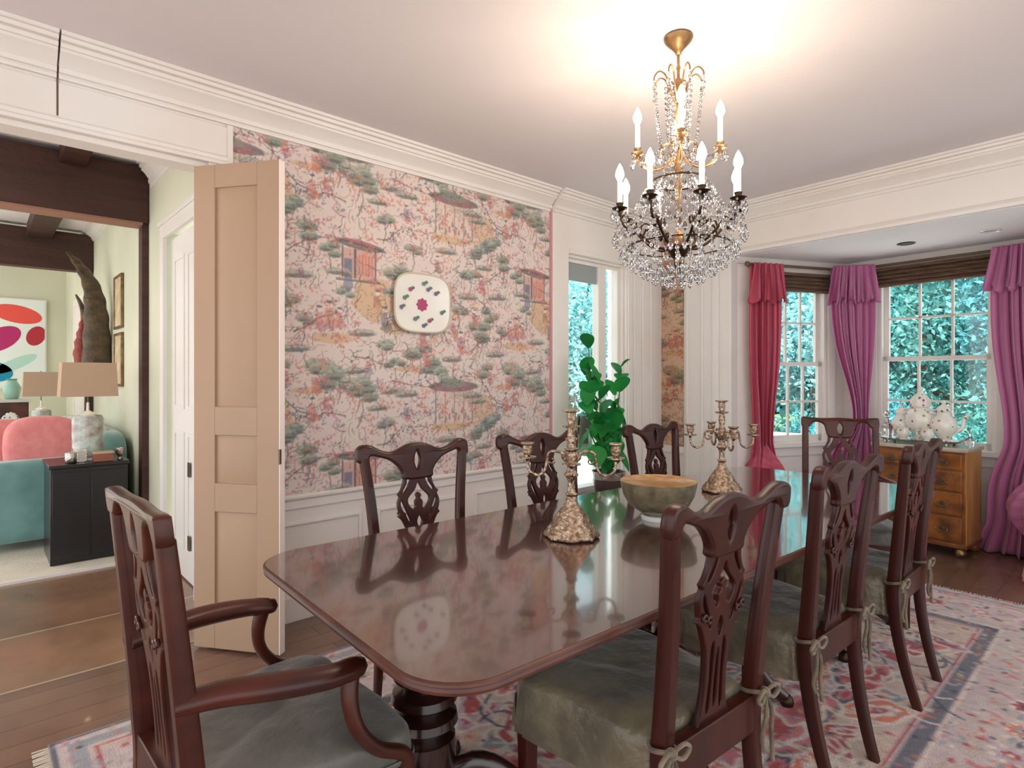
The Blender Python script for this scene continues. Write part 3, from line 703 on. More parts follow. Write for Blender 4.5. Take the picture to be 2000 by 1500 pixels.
# ------------------------------------------------------------ rug
def make_rug():
    Wd, Ld, res = 2.60, 4.20, 0.0075
    IVR = rgb(222, 206, 194); RD = rgb(176, 66, 76); PKR = rgb(206, 122, 128); NV = rgb(74, 74, 92); GRR = rgb(150, 150, 158); TN = rgb(190, 160, 132); LV = rgb(190, 164, 176); OG = rgb(214, 120, 92)
    C = Canvas(Wd, Ld, res, rgb(206, 186, 178)); rg = np.random.default_rng(9)
    n1 = vnoise(C.H, C.W, 14, 1)[..., None]; C.a = C.a*(1-.4*n1) + np.array(LV)*.4*n1
    def mir(fn, x, y, *a):
        for sx in (0, 1):
            for sy in (0, 1): fn(Wd-x if sx else x, Ld-y if sy else y, *a)
    # guard bands
    for o, w_, c, al in ((0.0, .02, NV, .8), (0.05, .05, GRR, .8), (.12, .012, RD, .8), (.50, .012, IVR, .9), (.52, .055, NV, .75), (.585, .012, RD, .8)):
        C.rect(o, o, o+w_, Ld-o, c, al); C.rect(Wd-o-w_, o, Wd-o, Ld-o, c, al); C.rect(o, o, Wd-o, o+w_, c, al); C.rect(o, Ld-o-w_, Wd-o, Ld-o, c, al)
    # border flowers
    def flower(x, y, s, c1, c2):
        C.ell(x, y, .060*s, .060*s, IVR, .9, 0, .14, 8); C.ell(x, y, .048*s, .048*s, c1, .9, .3, .16, 8); C.ell(x, y, .026*s, .026*s, c2, .95, 0, .12, 6); C.ell(x, y, .010*s, .010*s, IVR, 1)
    per = []
    k = 0
    for y in np.arange(.32, Ld-.25, .21):
        for x in (.31, Wd-.31): per.append((x, y))
    for x in np.arange(.5, Wd-.4, .21):
        for y in (.31, Ld-.31): per.append((x, y))
    for i, (x, y) in enumerate(per):
        flower(x, y, 1.0 if i % 4 < 2 else .8, (RD, PKR, LV, OG)[i//2 % 4], (NV, IVR, RD, GRR)[i//2 % 4])
        for q in range(6):
            a = q*PI/3+.4; C.ell(x+.10*math.cos(a), y+.10*math.sin(a), .030, .011, (GRR, NV, PKR, TN)[q % 4], .8, a)
    # field
    C.rect(.60, .60, Wd-.60, Ld-.60, rgb(208, 180, 164), .8)
    def palm(x, y, s, a, c1, c2):
        C.ell(x, y, .13*s, .075*s, IVR, .95, a, .10, 5); C.ell(x, y, .112*s, .060*s, c1, .95, a, .12, 5); C.ell(x, y, .08*s, .036*s, c2, .9, a, .12, 7); C.ell(x, y, .045*s, .018*s, RD, .9, a)
    cx, cy = Wd/2, Ld/2
    C.ell(cx, cy, .52, .78, NV, .7, 0, .05, 12); C.ell(cx, cy, .49, .74, PKR, .95, 0, .05, 12); C.ell(cx, cy, .36, .52, IVR, .9, 0, .07, 10); C.ell(cx, cy, .30, .44, RD, .8, 0, .07, 10); C.ell(cx, cy, .16, .22, GRR, .9, 0, .1, 8)
    for i in range(46):
        x, y = rg.uniform(.66, cx), rg.uniform(.66, cy); s = rg.uniform(.6, 1.15); a = rg.uniform(0, 3.1)
        c1, c2 = [(RD, IVR), (PKR, RD), (GRR, IVR), (OG, IVR), (NV, PKR), (LV, RD)][int(rg.integers(0, 6))]
        mir(lambda X, Y: palm(X, Y, s, a if (X < cx) == (Y < cy) else PI-a, c1, c2), x, y)
    for i in range(60):
        x, y, a = rg.uniform(.64, cx), rg.uniform(.64, cy), rg.uniform(0, 6.2); p = [(x, y)]
        for q in range(8): a += rg.uniform(-.2, .6); x += .035*math.cos(a); y += .035*math.sin(a); p.append((x, y))
        cc = IVR if i % 3 else NV
        for sx in (0, 1):
            for sy in (0, 1): C.line([(Wd-u if sx else u, Ld-v if sy else v) for u, v in p], .012, cc, .85)
    for i in range(5200):
        x, y = rg.uniform(.02, Wd-.02), rg.uniform(.02, Ld-.02); c = [NV, RD, PKR, IVR, GRR, LV, OG, TN][int(rg.integers(0, 8))]
        C.ell(x, y, rg.uniform(.008, .020), rg.uniform(.006, .011), c, rg.uniform(.45, .9), rg.uniform(0, 3.1))
    n2 = vnoise(C.H, C.W, 3, 4)[..., None]; mm = C.a.mean(axis=(0, 1), keepdims=True); C.a = np.clip(mm + (C.a-mm)*1.25, .02, 1)*(0.84+.24*n2)
    root = empty('persian_rug', (0, 0, 0), 'large pink and ivory floral rug with grey bands under the table', 'rug')
    painted('rug_pile', C.a, (-2.63, 0.19, 0.014), (Wd, 0, 0), (0, Ld, 0), vc_mat('rug_wool', 0.95, sheen=0.3, bump=(160, 0.4)), root)
    MB().box(-2.63, 0.19, 0.001, -0.03, 4.39, 0.0135).build('rug_backing', mat('rug_edge', rgb(190, 176, 160), 0.9), root)
    mb = MB()
    for i in range(240):
        x = -2.62+2.58*i/239
        for yy, s in ((0.19, -1), (4.39, 1)): mb.tube([(x, yy, .006), (x+rg.uniform(-.006, .006), yy+s*.045, .004)], .003, 4)
    f = mb.build('fringe', mat('rug_fringe', rgb(214, 202, 184), 0.9), root); f['kind'] = 'stuff'
make_rug()
# ------------------------------------------------------------ folding door leaf
def make_door():
    hx, hy, ex, ey = -3.135, 0.795, -2.765, 1.062
    L_ = math.hypot(ex-hx, ey-hy); H_ = HZ-0.035
    r = empty('folding_door', (hx, hy, 0), 'tall beige panelled folding door standing open beside the papered wall', 'door', rz=math.atan2(ey-hy, ex-hx))
    T = 0.04; pans = [(0.18, 0.665), (0.80, 1.03), (1.165, 2.21)]
    mb = MB(); st = 0.115
    z0 = 0.012
    mb.box(0, -T/2, z0, st, T/2, H_); mb.box(L_-st, -T/2, z0, L_, T/2, H_)
    zz = [z0] + [v for p in pans for v in p] + [H_]
    for i in range(0, len(zz), 2): mb.box(st, -T/2, zz[i], L_-st, T/2, zz[i+1])
    mb.build('door_frame', M['door'], r, bevel=0.002)
    for a, b in pans:
        p = MB(); p.box(st, -T/2+0.012, a, L_-st, T/2-0.012, b)
        for s in (-1, 1):
            y0 = s*(T/2-0.012); y1 = s*(T/2-0.003); i = 0.035
            p.loft([[(st+.006, y0, a+.006), (L_-st-.006, y0, a+.006), (L_-st-.006, y0, b-.006), (st+.006, y0, b-.006)],
                    [(st+i, y1, a+i), (L_-st-i, y1, a+i), (L_-st-i, y1, b-i), (st+i, y1, b-i)]])
        p.build('door_panel', M['door'], r)
    MB().box(L_, -T/2, z0, L_+0.004, T/2, H_).build('door_edge', M['dooredge'], r)
    for z in (0.90,): MB().box(L_-0.002, -T/2-0.003, z, L_+0.006, -T/2+0.010, z+0.07).build('hinge', M['brass'], r)
make_door()

# ------------------------------------------------------------ chippendale chair
def mirror(pts): return [(-x, y) for x, y in reversed(pts)]
def sym(pts): return pts + mirror(pts)
def smooth_c(pts, n=5): return [(p[0], p[1]) for p in catmull([(a, b, 0) for a, b in pts], n, True)]
SEAT = 0.44
def lean(z, top): return -0.055*max(0, (z-SEAT)/(1.02-SEAT))**1.15 if z > SEAT else -0.075*((SEAT-z)/SEAT)**1.8
def make_chair(name, label, arm=False, group=None, fab='fab', ties=True):
    HT = 1.045 if arm else 1.022
    wd = M['armwood'] if arm else M['wood']
    r = empty(name, (0, 0, 0), label, 'chair', group=group)
    def bend(vs, front=0.0, s=1.0):
        return [(x, lean(z*s, HT)+front+y, z*s) for x, z, y in vs]
    hw = 0.185 if arm else 0.231                              # post half spacing at top
    # posts
    for sx in (-1, 1):
        rings = []
        for i in range(25):
            z = (HT-0.045)*i/24
            t = max(0, (z-SEAT)/(HT-SEAT)); x = (0.178+0.012*min(1, z/SEAT) + (hw-0.19)*t**1.3) if arm else 0.160+0.030*min(1, z/SEAT) + (hw-0.190)*t**1.2
            if not arm: x += 0.010*math.sin(PI*min(1, max(0, t)))*-1
            a, b = (0.0135+0.0045*z/0.5, 0.016+0.006*z/0.5) if z < 0.5 else (0.018-0.001*t, 0.022-0.006*t)
            y = lean(z, HT)
            rings.append([(sx*x + a*cx_, y + b*cy_, z) for cx_, cy_ in ((-1, -.7), (-.75, -1), (.75, -1), (1, -.7), (1, .7), (.75, 1), (-.75, 1), (-1, .7))])
        MB().loft(rings).build('back_post', wd, r, smooth=50)
    # crest rail
    if arm:
        half = [(0, HT), (0.10, HT-0.004), (0.17, HT+0.001), (hw+0.012, HT+0.002), (hw+0.022, HT-0.008), (hw+0.020, HT-0.055), (hw-0.018, HT-0.060), (hw-0.04, HT-0.034), (0.12, HT-0.028), (0.085, HT-0.046), (0.062, HT-0.115), (0, HT-0.12)]
    else:
        half = [(0, HT+.002), (0.045, HT-0.004), (0.105, HT-0.027), (0.150, HT-0.020), (0.200, HT+0.004), (0.235, HT+0.003), (0.252, HT-0.016), (0.250, HT-0.060), (0.214, HT-0.062), (0.200, HT-0.040), (0.165, HT-0.046), (0.120, HT-0.062), (0.088, HT-0.088), (0.070, HT-0.115), (0.064, HT-0.140), (0, HT-0.145)]
    right = half; left = [(-x, z) for x, z in half[::-1][1:-1]]
    out = smooth_c(right+left, 4)
    tear = smooth_c([(0, HT-0.030), (0.011, HT-0.052), (0.013, HT-0.075), (0, HT-0.108), (-0.013, HT-0.075), (-0.011, HT-0.052)], 4)
    vs, fs = plate([out, tear], 0.016, 0.009)
    # roll the ears back a little
    vs = [(x, z, y*(1.15 if abs(x) > .2 else 1) - 0.10*max(0, abs(x)-0.05)**2*3) for x, z, y in vs]
    MB().add(bend(vs, 0.004), fs).build('crest_rail', wd, r, smooth=45)
    # splat
    z = lambda v: v*(HT-0.10-0.478)/(0.90-0.478)+0.478-0.478*(HT-0.10-0.478)/(0.90-0.478) if arm else v
    oh = [(0.066, 0.905), (0.064, 0.885), (0.068, 0.860), (0.080, 0.835), (0.092, 0.822), (0.086, 0.812), (0.094, 0.790), (0.093, 0.765), (0.088, 0.745), (0.094, 0.735), (0.080, 0.722), (0.066, 0.695), (0.054, 0.665), (0.048, 0.63), (0.046, 0.58), (0.050, 0.53), (0.058, 0.495), (0.072, 0.470)]
    out = [(x, z(v)) for x, v in oh]; out = [(p[0], p[1]) for p in catmull([(a, b, 0) for a, b in out], 3)]
    outl = out + [(-x, v) for x, v in out[::-1]]
    holes = []
    def hole(pts, both=True):
        h = [(x, z(v)) for x, v in pts]; holes.append(smooth_c(h, 4))
        if both: holes.append(smooth_c([(-x, v) for x, v in h], 4))
    hole([(0.036, 0.900), (0.046, 0.892), (0.052, 0.862), (0.070, 0.832), (0.064, 0.826), (0.044, 0.852), (0.033, 0.880)])
    hole([(0.078, 0.800), (0.080, 0.775), (0.062, 0.742), (0.048, 0.715), (0.040, 0.712), (0.052, 0.742), (0.066, 0.775)])
    hole([(0.000, 0.865), (0.014, 0.838), (0.034, 0.818), (0.048, 0.800), (0.044, 0.778), (0.026, 0.758), (0.016, 0.766), (0.018, 0.786), (0.008, 0.800), (0.012, 0.812), (0.0, 0.824),
          (-0.012, 0.812), (-0.008, 0.800), (-0.018, 0.786), (-0.016, 0.766), (-0.026, 0.758), (-0.044, 0.778), (-0.048, 0.800), (-0.034, 0.818), (-0.014, 0.838)], False)
    hole([(0.000, 0.732), (0.010, 0.715), (0.010, 0.70), (0.0, 0.682), (-0.010, 0.70), (-0.010, 0.715)], False)
    hole([(0.022, 0.676), (0.032, 0.650), (0.029, 0.58), (0.034, 0.510), (0.022, 0.505), (0.018, 0.58), (0.016, 0.645)])
    hole([(0.000, 0.655), (0.0055, 0.62), (0.007, 0.54), (0.0, 0.505), (-0.007, 0.54), (-0.0055, 0.62)], False)
    vs, fs = plate([outl]+holes, 0.0085, 0.003)
    MB().add(bend(vs, 0.002), fs).build('splat', wd, r, smooth=45)
    # scroll carvings at the waist of the splat
    for sx in (-1, 1):
        mb = MB()
        for q in range(2):
            c = (sx*(0.060+0.018*q), lean(z(0.735), HT)-0.012, z(0.735-0.0*q)+0.008*q)
            mb.tube([(c[0]+0.010*math.cos(a)*(1-a/9), c[1], c[2]+0.010*math.sin(a)*(1-a/9)) for a in [k*0.5 for k in range(13)]], 0.004, 6)
        mb.build('splat_carving', wd, r)
    # shoe + rails
    mb = MB(); mb.loft([[(-.176, -0.020, .385), (.176, -0.020, .385), (.176, .016, .385), (-.176, .016, .385)], [(-.176, -0.020, .478), (.176, -0.020, .478), (.176, .012, .478), (-.176, .012, .478)]])
    mb.build('rear_rail', wd, r, bevel=0.003)
    wf = 0.27 if arm else 0.255; dp = 0.44
    mb = MB(); mb.box(-wf+.01, dp-0.028, .37, wf-.01, dp, .435)
    for sx in (-1, 1):
        mb.add([(sx*.172, 0, .37), (sx*(.172-.026), 0, .37), (sx*(wf-.03), dp-.03, .37), (sx*(wf-.010), dp-.03, .37), (sx*.172, 0, .435), (sx*(.172-.026), 0, .435), (sx*(wf-.03), dp-.03, .435), (sx*(wf-.010), dp-.03, .435)],
               [(0,1,2,3), (4,7,6,5), (0,3,7,4), (1,5,6,2), (0,4,5,1), (3,2,6,7)])
    mb.build('seat_rail', wd, r, bevel=0.002)
    for sx in (-1, 1):
        x = sx*(wf-.03); rings = []
        for zz, a in ((0, .017), (.1, .017), (.3, .02), (.40, .023)):
            rings.append([(x+a*p, dp-.03+a*q, zz) for p, q in ((-1, -1), (1, -1), (1, 1), (-1, 1))])
        MB().loft(rings).build('leg', wd, r, bevel=0.003)
    # seat cover: superellipse trapezoid with skirt and wrinkles
    rg = np.random.default_rng(len(name)+int(arm)); nu = 96; rings = []
    zs = [(.345 if not arm else .43, 1.035), (.37 if not arm else .435, 1.03), (.42, 1.015), (.455, 1.01), (.478, .995), (.492, .96), (.500, .90), (.506, .78), (.509, .5), (.510, .2), (.510, .02)]
    for k, (zz, sc) in enumerate(zs):
        ring = []
        for i in range(nu):
            a = 2*PI*i/nu; ca, sa = math.cos(a), math.sin(a); e = 0.28
            x = math.copysign(abs(ca)**e, ca); y = math.copysign(abs(sa)**e, sa)
            yy = dp/2 + 0.008 + y*(dp/2+0.006)*sc
            hwid = (0.188 + (wf-0.188)*(yy/dp)) + 0.007
            xx = x*hwid*sc
            wr = 0.0
            if k < 3 and not arm: wr = 0.006*math.sin(a*17+1)+0.004*math.sin(a*31)
            if k > 4: zz2 = zz + 0.004*math.sin(9*xx/0.2+4*yy/0.2) + 0.003*math.sin(23*xx+31*yy+k)
            else: zz2 = zz
            yy = max(yy, 0.020)
            ring.append((xx*(1+wr*2), yy+wr*(1 if sa > 0 else 0), zz2))
        rings.append(ring)
    MB().loft(rings).build('seat_cover' if not arm else 'seat_cushion', M[fab], r, smooth=60)
    if ties:
        for sx in (-1, 1):
            tz = 0.485; x = sx*0.193; mb = MB()
            mb.tube([(x+0.026*math.cos(a), -0.005+0.031*math.sin(a), tz+0.004*math.sin(2*a)) for a in [2*PI*k/20 for k in range(21)]], 0.0055, 6)
            k0 = (x+sx*.006, -0.034, tz); mb.lathe([(.001, -.012), (.012, -.008), (.014, 0), (.012, .008), (.001, .012)], 10, k0)
            for q, sgn in ((1, 1), (-1, -1)):
                mb.tube(catmull([k0, (k0[0]+sgn*.030, k0[1]-.012, tz+.016), (k0[0]+sgn*.052, k0[1]-.010, tz-.002), (k0[0]+sgn*.030, k0[1]-.006, tz-.020), k0], 4), 0.006, 6, flat=(1, .7))
                mb.tube(catmull([k0, (k0[0]+sgn*.014, k0[1]-.010, tz-.05), (k0[0]+sgn*.024, k0[1]-.004, tz-.11), (k0[0]+sgn*.020, k0[1]-.010, tz-.16-.02*sgn)], 4), 0.006, 6, flat=(1, .6))
            mb.build('seat_tie', M['tie'], r, smooth=60)
    if arm:
        for sx in (-1, 1):
            p = catmull([(sx*.184, -.035, .690), (sx*.203, .04, .692), (sx*.236, .14, .684), (sx*.250, .24, .672), (sx*.236, .305, .664)], 6)
            n = len(p); a = MB().tube(p, [0.023+0.006*math.sin(PI*i/(n-1))+(.002 if i > n-5 else 0) for i in range(n)], 12, flat=(1.1, .85))
            a.lathe([(.001, -.02), (.02, -.014), (.025, 0), (.02, .014), (.001, .018)], 12, p[-1])
            a.build('armrest', wd, r, smooth=60)
            q = catmull([(sx*.238, .290, .660), (sx*.250, .282, .60), (sx*.262, .296, .54), (sx*.268, .340, .485), (sx*.266, .405, .445), (sx*.262, .415, .40)], 6)
            MB().tube(q, [0.022-.004*math.sin(PI*i/(len(q)-1)) for i in range(len(q))], 10, flat=(.85, 1.1)).build('arm_support', wd, r, smooth=60)
    return r

side = make_chair('dining_chair', 'carved mahogany side chair right of the table, nearest the camera, with olive satin seat', group='carved side chairs round the table')
def place(o, x, y, rz): o.location = (x, y, 0.0145); o.rotation_euler = (0, 0, rz)
TR = math.radians(-2.3)
place(side, -0.725, 1.305, PI/2 + TR + math.radians(-1))
for x, y, rz, lab in ((-0.725, 2.085, PI/2+TR, 'carved mahogany side chair, middle one of the three at the right of the table'),
                      (-0.705, 2.87, PI/2+TR+.05, 'carved mahogany side chair, farthest of the three at the right, in front of the chest'),
                      (-2.005, 1.335, -PI/2+TR-.05, 'carved mahogany side chair in front of the papered wall, nearest the folding door'),
                      (-1.965, 2.02, -PI/2+TR-.03, 'carved mahogany side chair in front of the papered wall, behind the near candelabrum'),
                      (-1.905, 2.88, -PI/2+TR+.02, 'dark side chair with shiny splat seen behind the big bowl')):
    c = dup(side); c['label'] = lab; place(c, x, y, rz)
armA = make_chair('carved_armchair', 'mahogany armchair with straight crest at the near end of the table', True, 'armchairs at the table ends', 'fabblue', False)
place(armA, -1.40, 0.30, math.radians(2))
c = dup(armA); c['label'] = 'mahogany armchair with straight crest at the far end of the table before the bay'
place(c, -1.272, 3.816, math.radians(206))

# ------------------------------------------------------------ dining table
def make_table():
    Lt, Wt, Zt = 2.94, 1.065, 0.752
    r = empty('dining_table', (-1.300, 2.075, 0.0145), 'long polished mahogany pedestal dining table with rounded corners', 'table', rz=TR)
    Z = Zt-0.0145
    def outline(ins, rc=0.15, n=10):
        a, b = Wt/2-ins, Lt/2-ins; q = rc-ins; o = []
        for cx_, cy_, s in ((a-q, b-q, 0), (-a+q, b-q, 1), (-a+q, -b+q, 2), (a-q, -b+q, 3)):
            for i in range(n+1):
                t = PI/2*(s+i/n); o.append((cx_+q*math.cos(t), cy_+q*math.sin(t)))
        return o
    rings = [[(x, y, Z+dz) for x, y in outline(ins)] for ins, dz in ((0.006, 0), (0.001, -0.003), (0.0, -0.008), (0.005, -0.012), (0.002, -0.018), (0.003, -0.024), (0.010, -0.028))]
    MB().loft([[(x, y, Z) for x, y in outline(0.007)], [(x, y, Z-.012) for x, y in outline(0.007)]]).build('tabletop', M['table'], r, smooth=30)
    rings = rings[:1] + rings + [[(x, y, Z-.028) for x, y in outline(.03)], [(x, y, Z-.0125) for x, y in outline(.03)]]
    rings[0] = [(x, y, Z-.0125) for x, y in outline(.03)]
    rings[1] = [(x, y, Z-.0005) for x, y in outline(.0065)]
    MB().loft([rings[0], [(x, y, Z-.0125) for x, y in outline(.0068)]]+rings[1:-2]+[rings[-2]]).build('reeded_edge', M['edge'], r, smooth=25)
    mb = MB(); mb.box(-Wt/2+.13, -Lt/2+.22, Z-.07, -Wt/2+.155, Lt/2-.22, Z-.0281); mb.box(Wt/2-.155, -Lt/2+.22, Z-.07, Wt/2-.13, Lt/2-.22, Z-.0281)
    mb.box(-Wt/2+.155, -Lt/2+.22, Z-.07, Wt/2-.155, -Lt/2+.245, Z-.0281); mb.box(-Wt/2+.155, Lt/2-.245, Z-.07, Wt/2-.155, Lt/2-.22, Z-.0281)
    mb.build('apron', M['darkwood'], r)
    for y in (-1.17, 0.0, 1.17):
        prof = [(.11, Z-.0285), (.11, Z-.06), (.07, Z-.07), (.058, Z-.085), (.082, Z-.10), (.086, Z-.12), (.062, Z-.14), (.056, Z-.15), (.080, Z-.17), (.084, Z-.19), (.060, Z-.21), (.056, Z-.225), (.080, Z-.24), (.084, Z-.255), (.060, Z-.27), (.058, Z-.28), (.086, Z-.295), (.090, Z-.315), (.064, Z-.33), (.060, Z-.34), (.088, Z-.355), (.092, Z-.375), (.066, Z-.39), (.062, Z-.40), (.084, Z-.415), (.086, Z-.44), (.085, Z-.60), (.06, Z-.63), (.001, Z-.64)]
        MB().lathe(prof, 28, (0, y, 0)).build('pedestal', M['darkwood'], r, smooth=40)
        for k in range(4):
            a = PI/4+PI/2*k; ca, sa = math.cos(a), math.sin(a)
            pts = [(p[0], p[2]) for p in catmull([(0.06, 0, Z-.53), (0.16, 0, Z-.49), (0.27, 0, Z-.55), (0.35, 0, Z-.65), (0.42, 0, 0.028)], 5)]
            n = len(pts)
            m2 = MB().tube([(ca*u, y+sa*u, v) for u, v in pts], [0.034-0.012*i/(n-1) for i in range(n)], 10, flat=(.75, 1.15))
            l = m2.build('leg', M['darkwood'], r, smooth=60)
            MB().lathe([(.024, 0), (.026, .012), (.022, .03), (.012, .04)], 12, (ca*.43, y+sa*.43, 0)).build('caster', M['bronze'], l)
    return r
table = make_table()
TZ = 0.7525

# ------------------------------------------------------------ candelabra and bowl
def make_candelabrum(label, x, y, rz, s=1.0):
    r = empty('candelabrum', (x, y, TZ), label, 'candelabrum', rz=rz, group='candelabra on the dining table')
    m = M['silvergilt']
    MB().lathe([(.088, 0), (.094, .006), (.092, .016), (.084, .024), (.080, .034), (.066, .048), (.056, .070), (.040, .092), (.026, .112), (.018, .128), (.016, .14)], 48, flute=(.05, 8)).build('base', m, r, smooth=60)
    for k in range(4):
        a = PI/4+k*PI/2; MB().lathe([(.001, 0), (.012, .004), (.014, .012), (.008, .02), (.001, .024)], 10, (.088*math.cos(a), .088*math.sin(a), 0)).build('foot', m, r)
    MB().lathe([(.016, .14), (.022, .148), (.014, .158), (.012, .19), (.018, .205), (.026, .215), (.018, .226), (.014, .24), (.020, .256), (.034, .270), (.036, .284), (.022, .296), (.014, .305)], 24).build('stem', m, r, smooth=50)
    MB().lathe([(.014, .305), (.011, .32), (.016, .345), (.013, .365), (.010, .375), (.030, .380), (.032, .385), (.012, .388), (.012, .395), (.017, .41), (.015, .43), (.030, .436), (.030, .441), (.010, .441), (.010, .425)], 24).build('central_socket', m, r, smooth=50)
    for k in range(4):
        a = k*PI/2; ca, sa = math.cos(a), math.sin(a)
        pts = catmull([(.015, 0, .282), (.05, 0, .296), (.078, 0, .290), (.085, 0, .262), (.095, 0, .225), (.120, 0, .212), (.147, 0, .228), (.153, 0, .262)], 5)
        arm = MB().tube([(ca*p[0], sa*p[0], p[2]) for p in pts], 0.0052, 8).build('arm', m, r, smooth=60)
        c = (ca*.153, sa*.153, 0)
        MB().lathe([(.004, .262), (.010, .268), (.030, .272), (.031, .277), (.010, .278), (.012, .284), (.018, .296), (.016, .316), (.024, .322), (.024, .326), (.009, .326), (.009, .315)], 20, c).build('candle_cup', m, arm, smooth=50)
        MB().tube([(ca*p[0], sa*p[0], p[2]) for p in catmull([(.085, 0, .262), (.066, 0, .252), (.058, 0, .262), (.066, 0, .272)], 5)], .0035, 6).build('scroll', m, arm)
    return r
make_candelabrum('ornate silver gilt candelabrum without candles, nearest on the table, before the bowl', -1.375, 1.535, math.radians(42))
make_candelabrum('ornate silver gilt candelabrum without candles beyond the bowl, near the curtains', -1.425, 2.68, math.radians(47))

r = empty('punch_bowl', (-1.315, 1.975, TZ), 'large footed bowl with gilt inside and patterned grey green outside', 'bowl')
mo = mat('bowl_outside', rgb(92, 84, 66), 0.3, coat=0.4, noise=(22, rgb(138, 126, 98), (1, 1, 1), 5))
mi = mat('bowl_inside', rgb(176, 122, 66), 0.3, coat=0.3, noise=(25, rgb(214, 172, 110), (1, 1, 1), 5))
MB().lathe([(.060, 0), (.064, .004), (.058, .02), (.056, .024), (.085, .036), (.118, .062), (.136, .095), (.145, .135), (.147, .148), (.143, .150), (.1425, .147), (.139, .130), (.112, .065), (.06, .036), (.001, .032)], 56).build('bowl_body', mo, r, smooth=60)
MB().lathe([(.1445, .1495), (.1455, .151), (.1425, .1515), (.137, .132), (.128, .098), (.108, .070), (.08, .048), (.03, .040), (.001, .039)], 56).build('bowl_lining', mi, r, smooth=60)
MB().lathe([(.066, 0.0), (.067, .010), (.061, .018), (.0605, .002)], 48).build('foot_ring', M['porcelain'], r)

# ------------------------------------------------------------ wall platter
r = empty('wall_platter', (D+0.004, 2.065, 1.765), 'white china platter with flowers hung on the printed wallpaper', 'plate')
def superell(a, b, n, x, e=0.55): return [(x, a*math.copysign(abs(math.cos(t))**e, math.cos(t)), b*math.copysign(abs(math.sin(t))**e, math.sin(t))) for t in [2*PI*k/n for k in range(n)]]
rim = MB().loft([superell(.13, .11, 64, .004), superell(.19, .165, 64, .018), superell(.208, .182, 64, .032), superell(.209, .183, 64, .036), superell(.190, .165, 64, .033), superell(.150, .128, 64, .020), superell(.02, .02, 64, .018)])
rim.build('platter_body', M['porcelain'], r, smooth=60)
MB().loft([superell(.200, .175, 64, .0355), superell(.2095, .1835, 64, .0365), superell(.2115, .1855, 64, .034), superell(.209, .183, 64, .030)], cap=False).build('gilt_edge', mat('platter_rim', rgb(196, 186, 166), 0.3), r)
mr = mat('platter_rose', rgb(170, 70, 110), 0.3); mg = mat('platter_leaf', rgb(96, 128, 116), 0.3); mbv = mat('platter_violet', rgb(110, 100, 140), 0.3)
def petals(c, R, n, m, nm, k=5, x=.0215):
    mb = MB(); ring = [(x, c[0]+R*(1+.12*math.cos(k*t))*math.cos(t), c[1]+R*(1+.12*math.cos(k*t))*math.sin(t)) for t in [2*PI*i/40 for i in range(40)]]
    mb.loft([ring, [(x+.002, y, z) for _, y, z in ring]]); mb.build(nm, m, r)
petals((0, -.008), .038, 40, mr, 'painted_rose', 8)
for a, R, m in ((.7, .1, mbv), (1.5, .115, mg), (2.3, .1, mr), (3.4, .12, mbv), (4.3, .1, mg), (5.1, .105, mr), (5.9, .12, mg), (4.75, .13, mbv), (1.2, .09, mbv), (2.9, .1, mg)):
    c = (R*1.32*math.cos(a), R*1.08*math.sin(a)); petals(c, .013, 40, m, 'painted_sprig', 5, .028); petals((c[0]+.018, c[1]+.01), .010, 40, mg, 'painted_sprig', 3, .028)

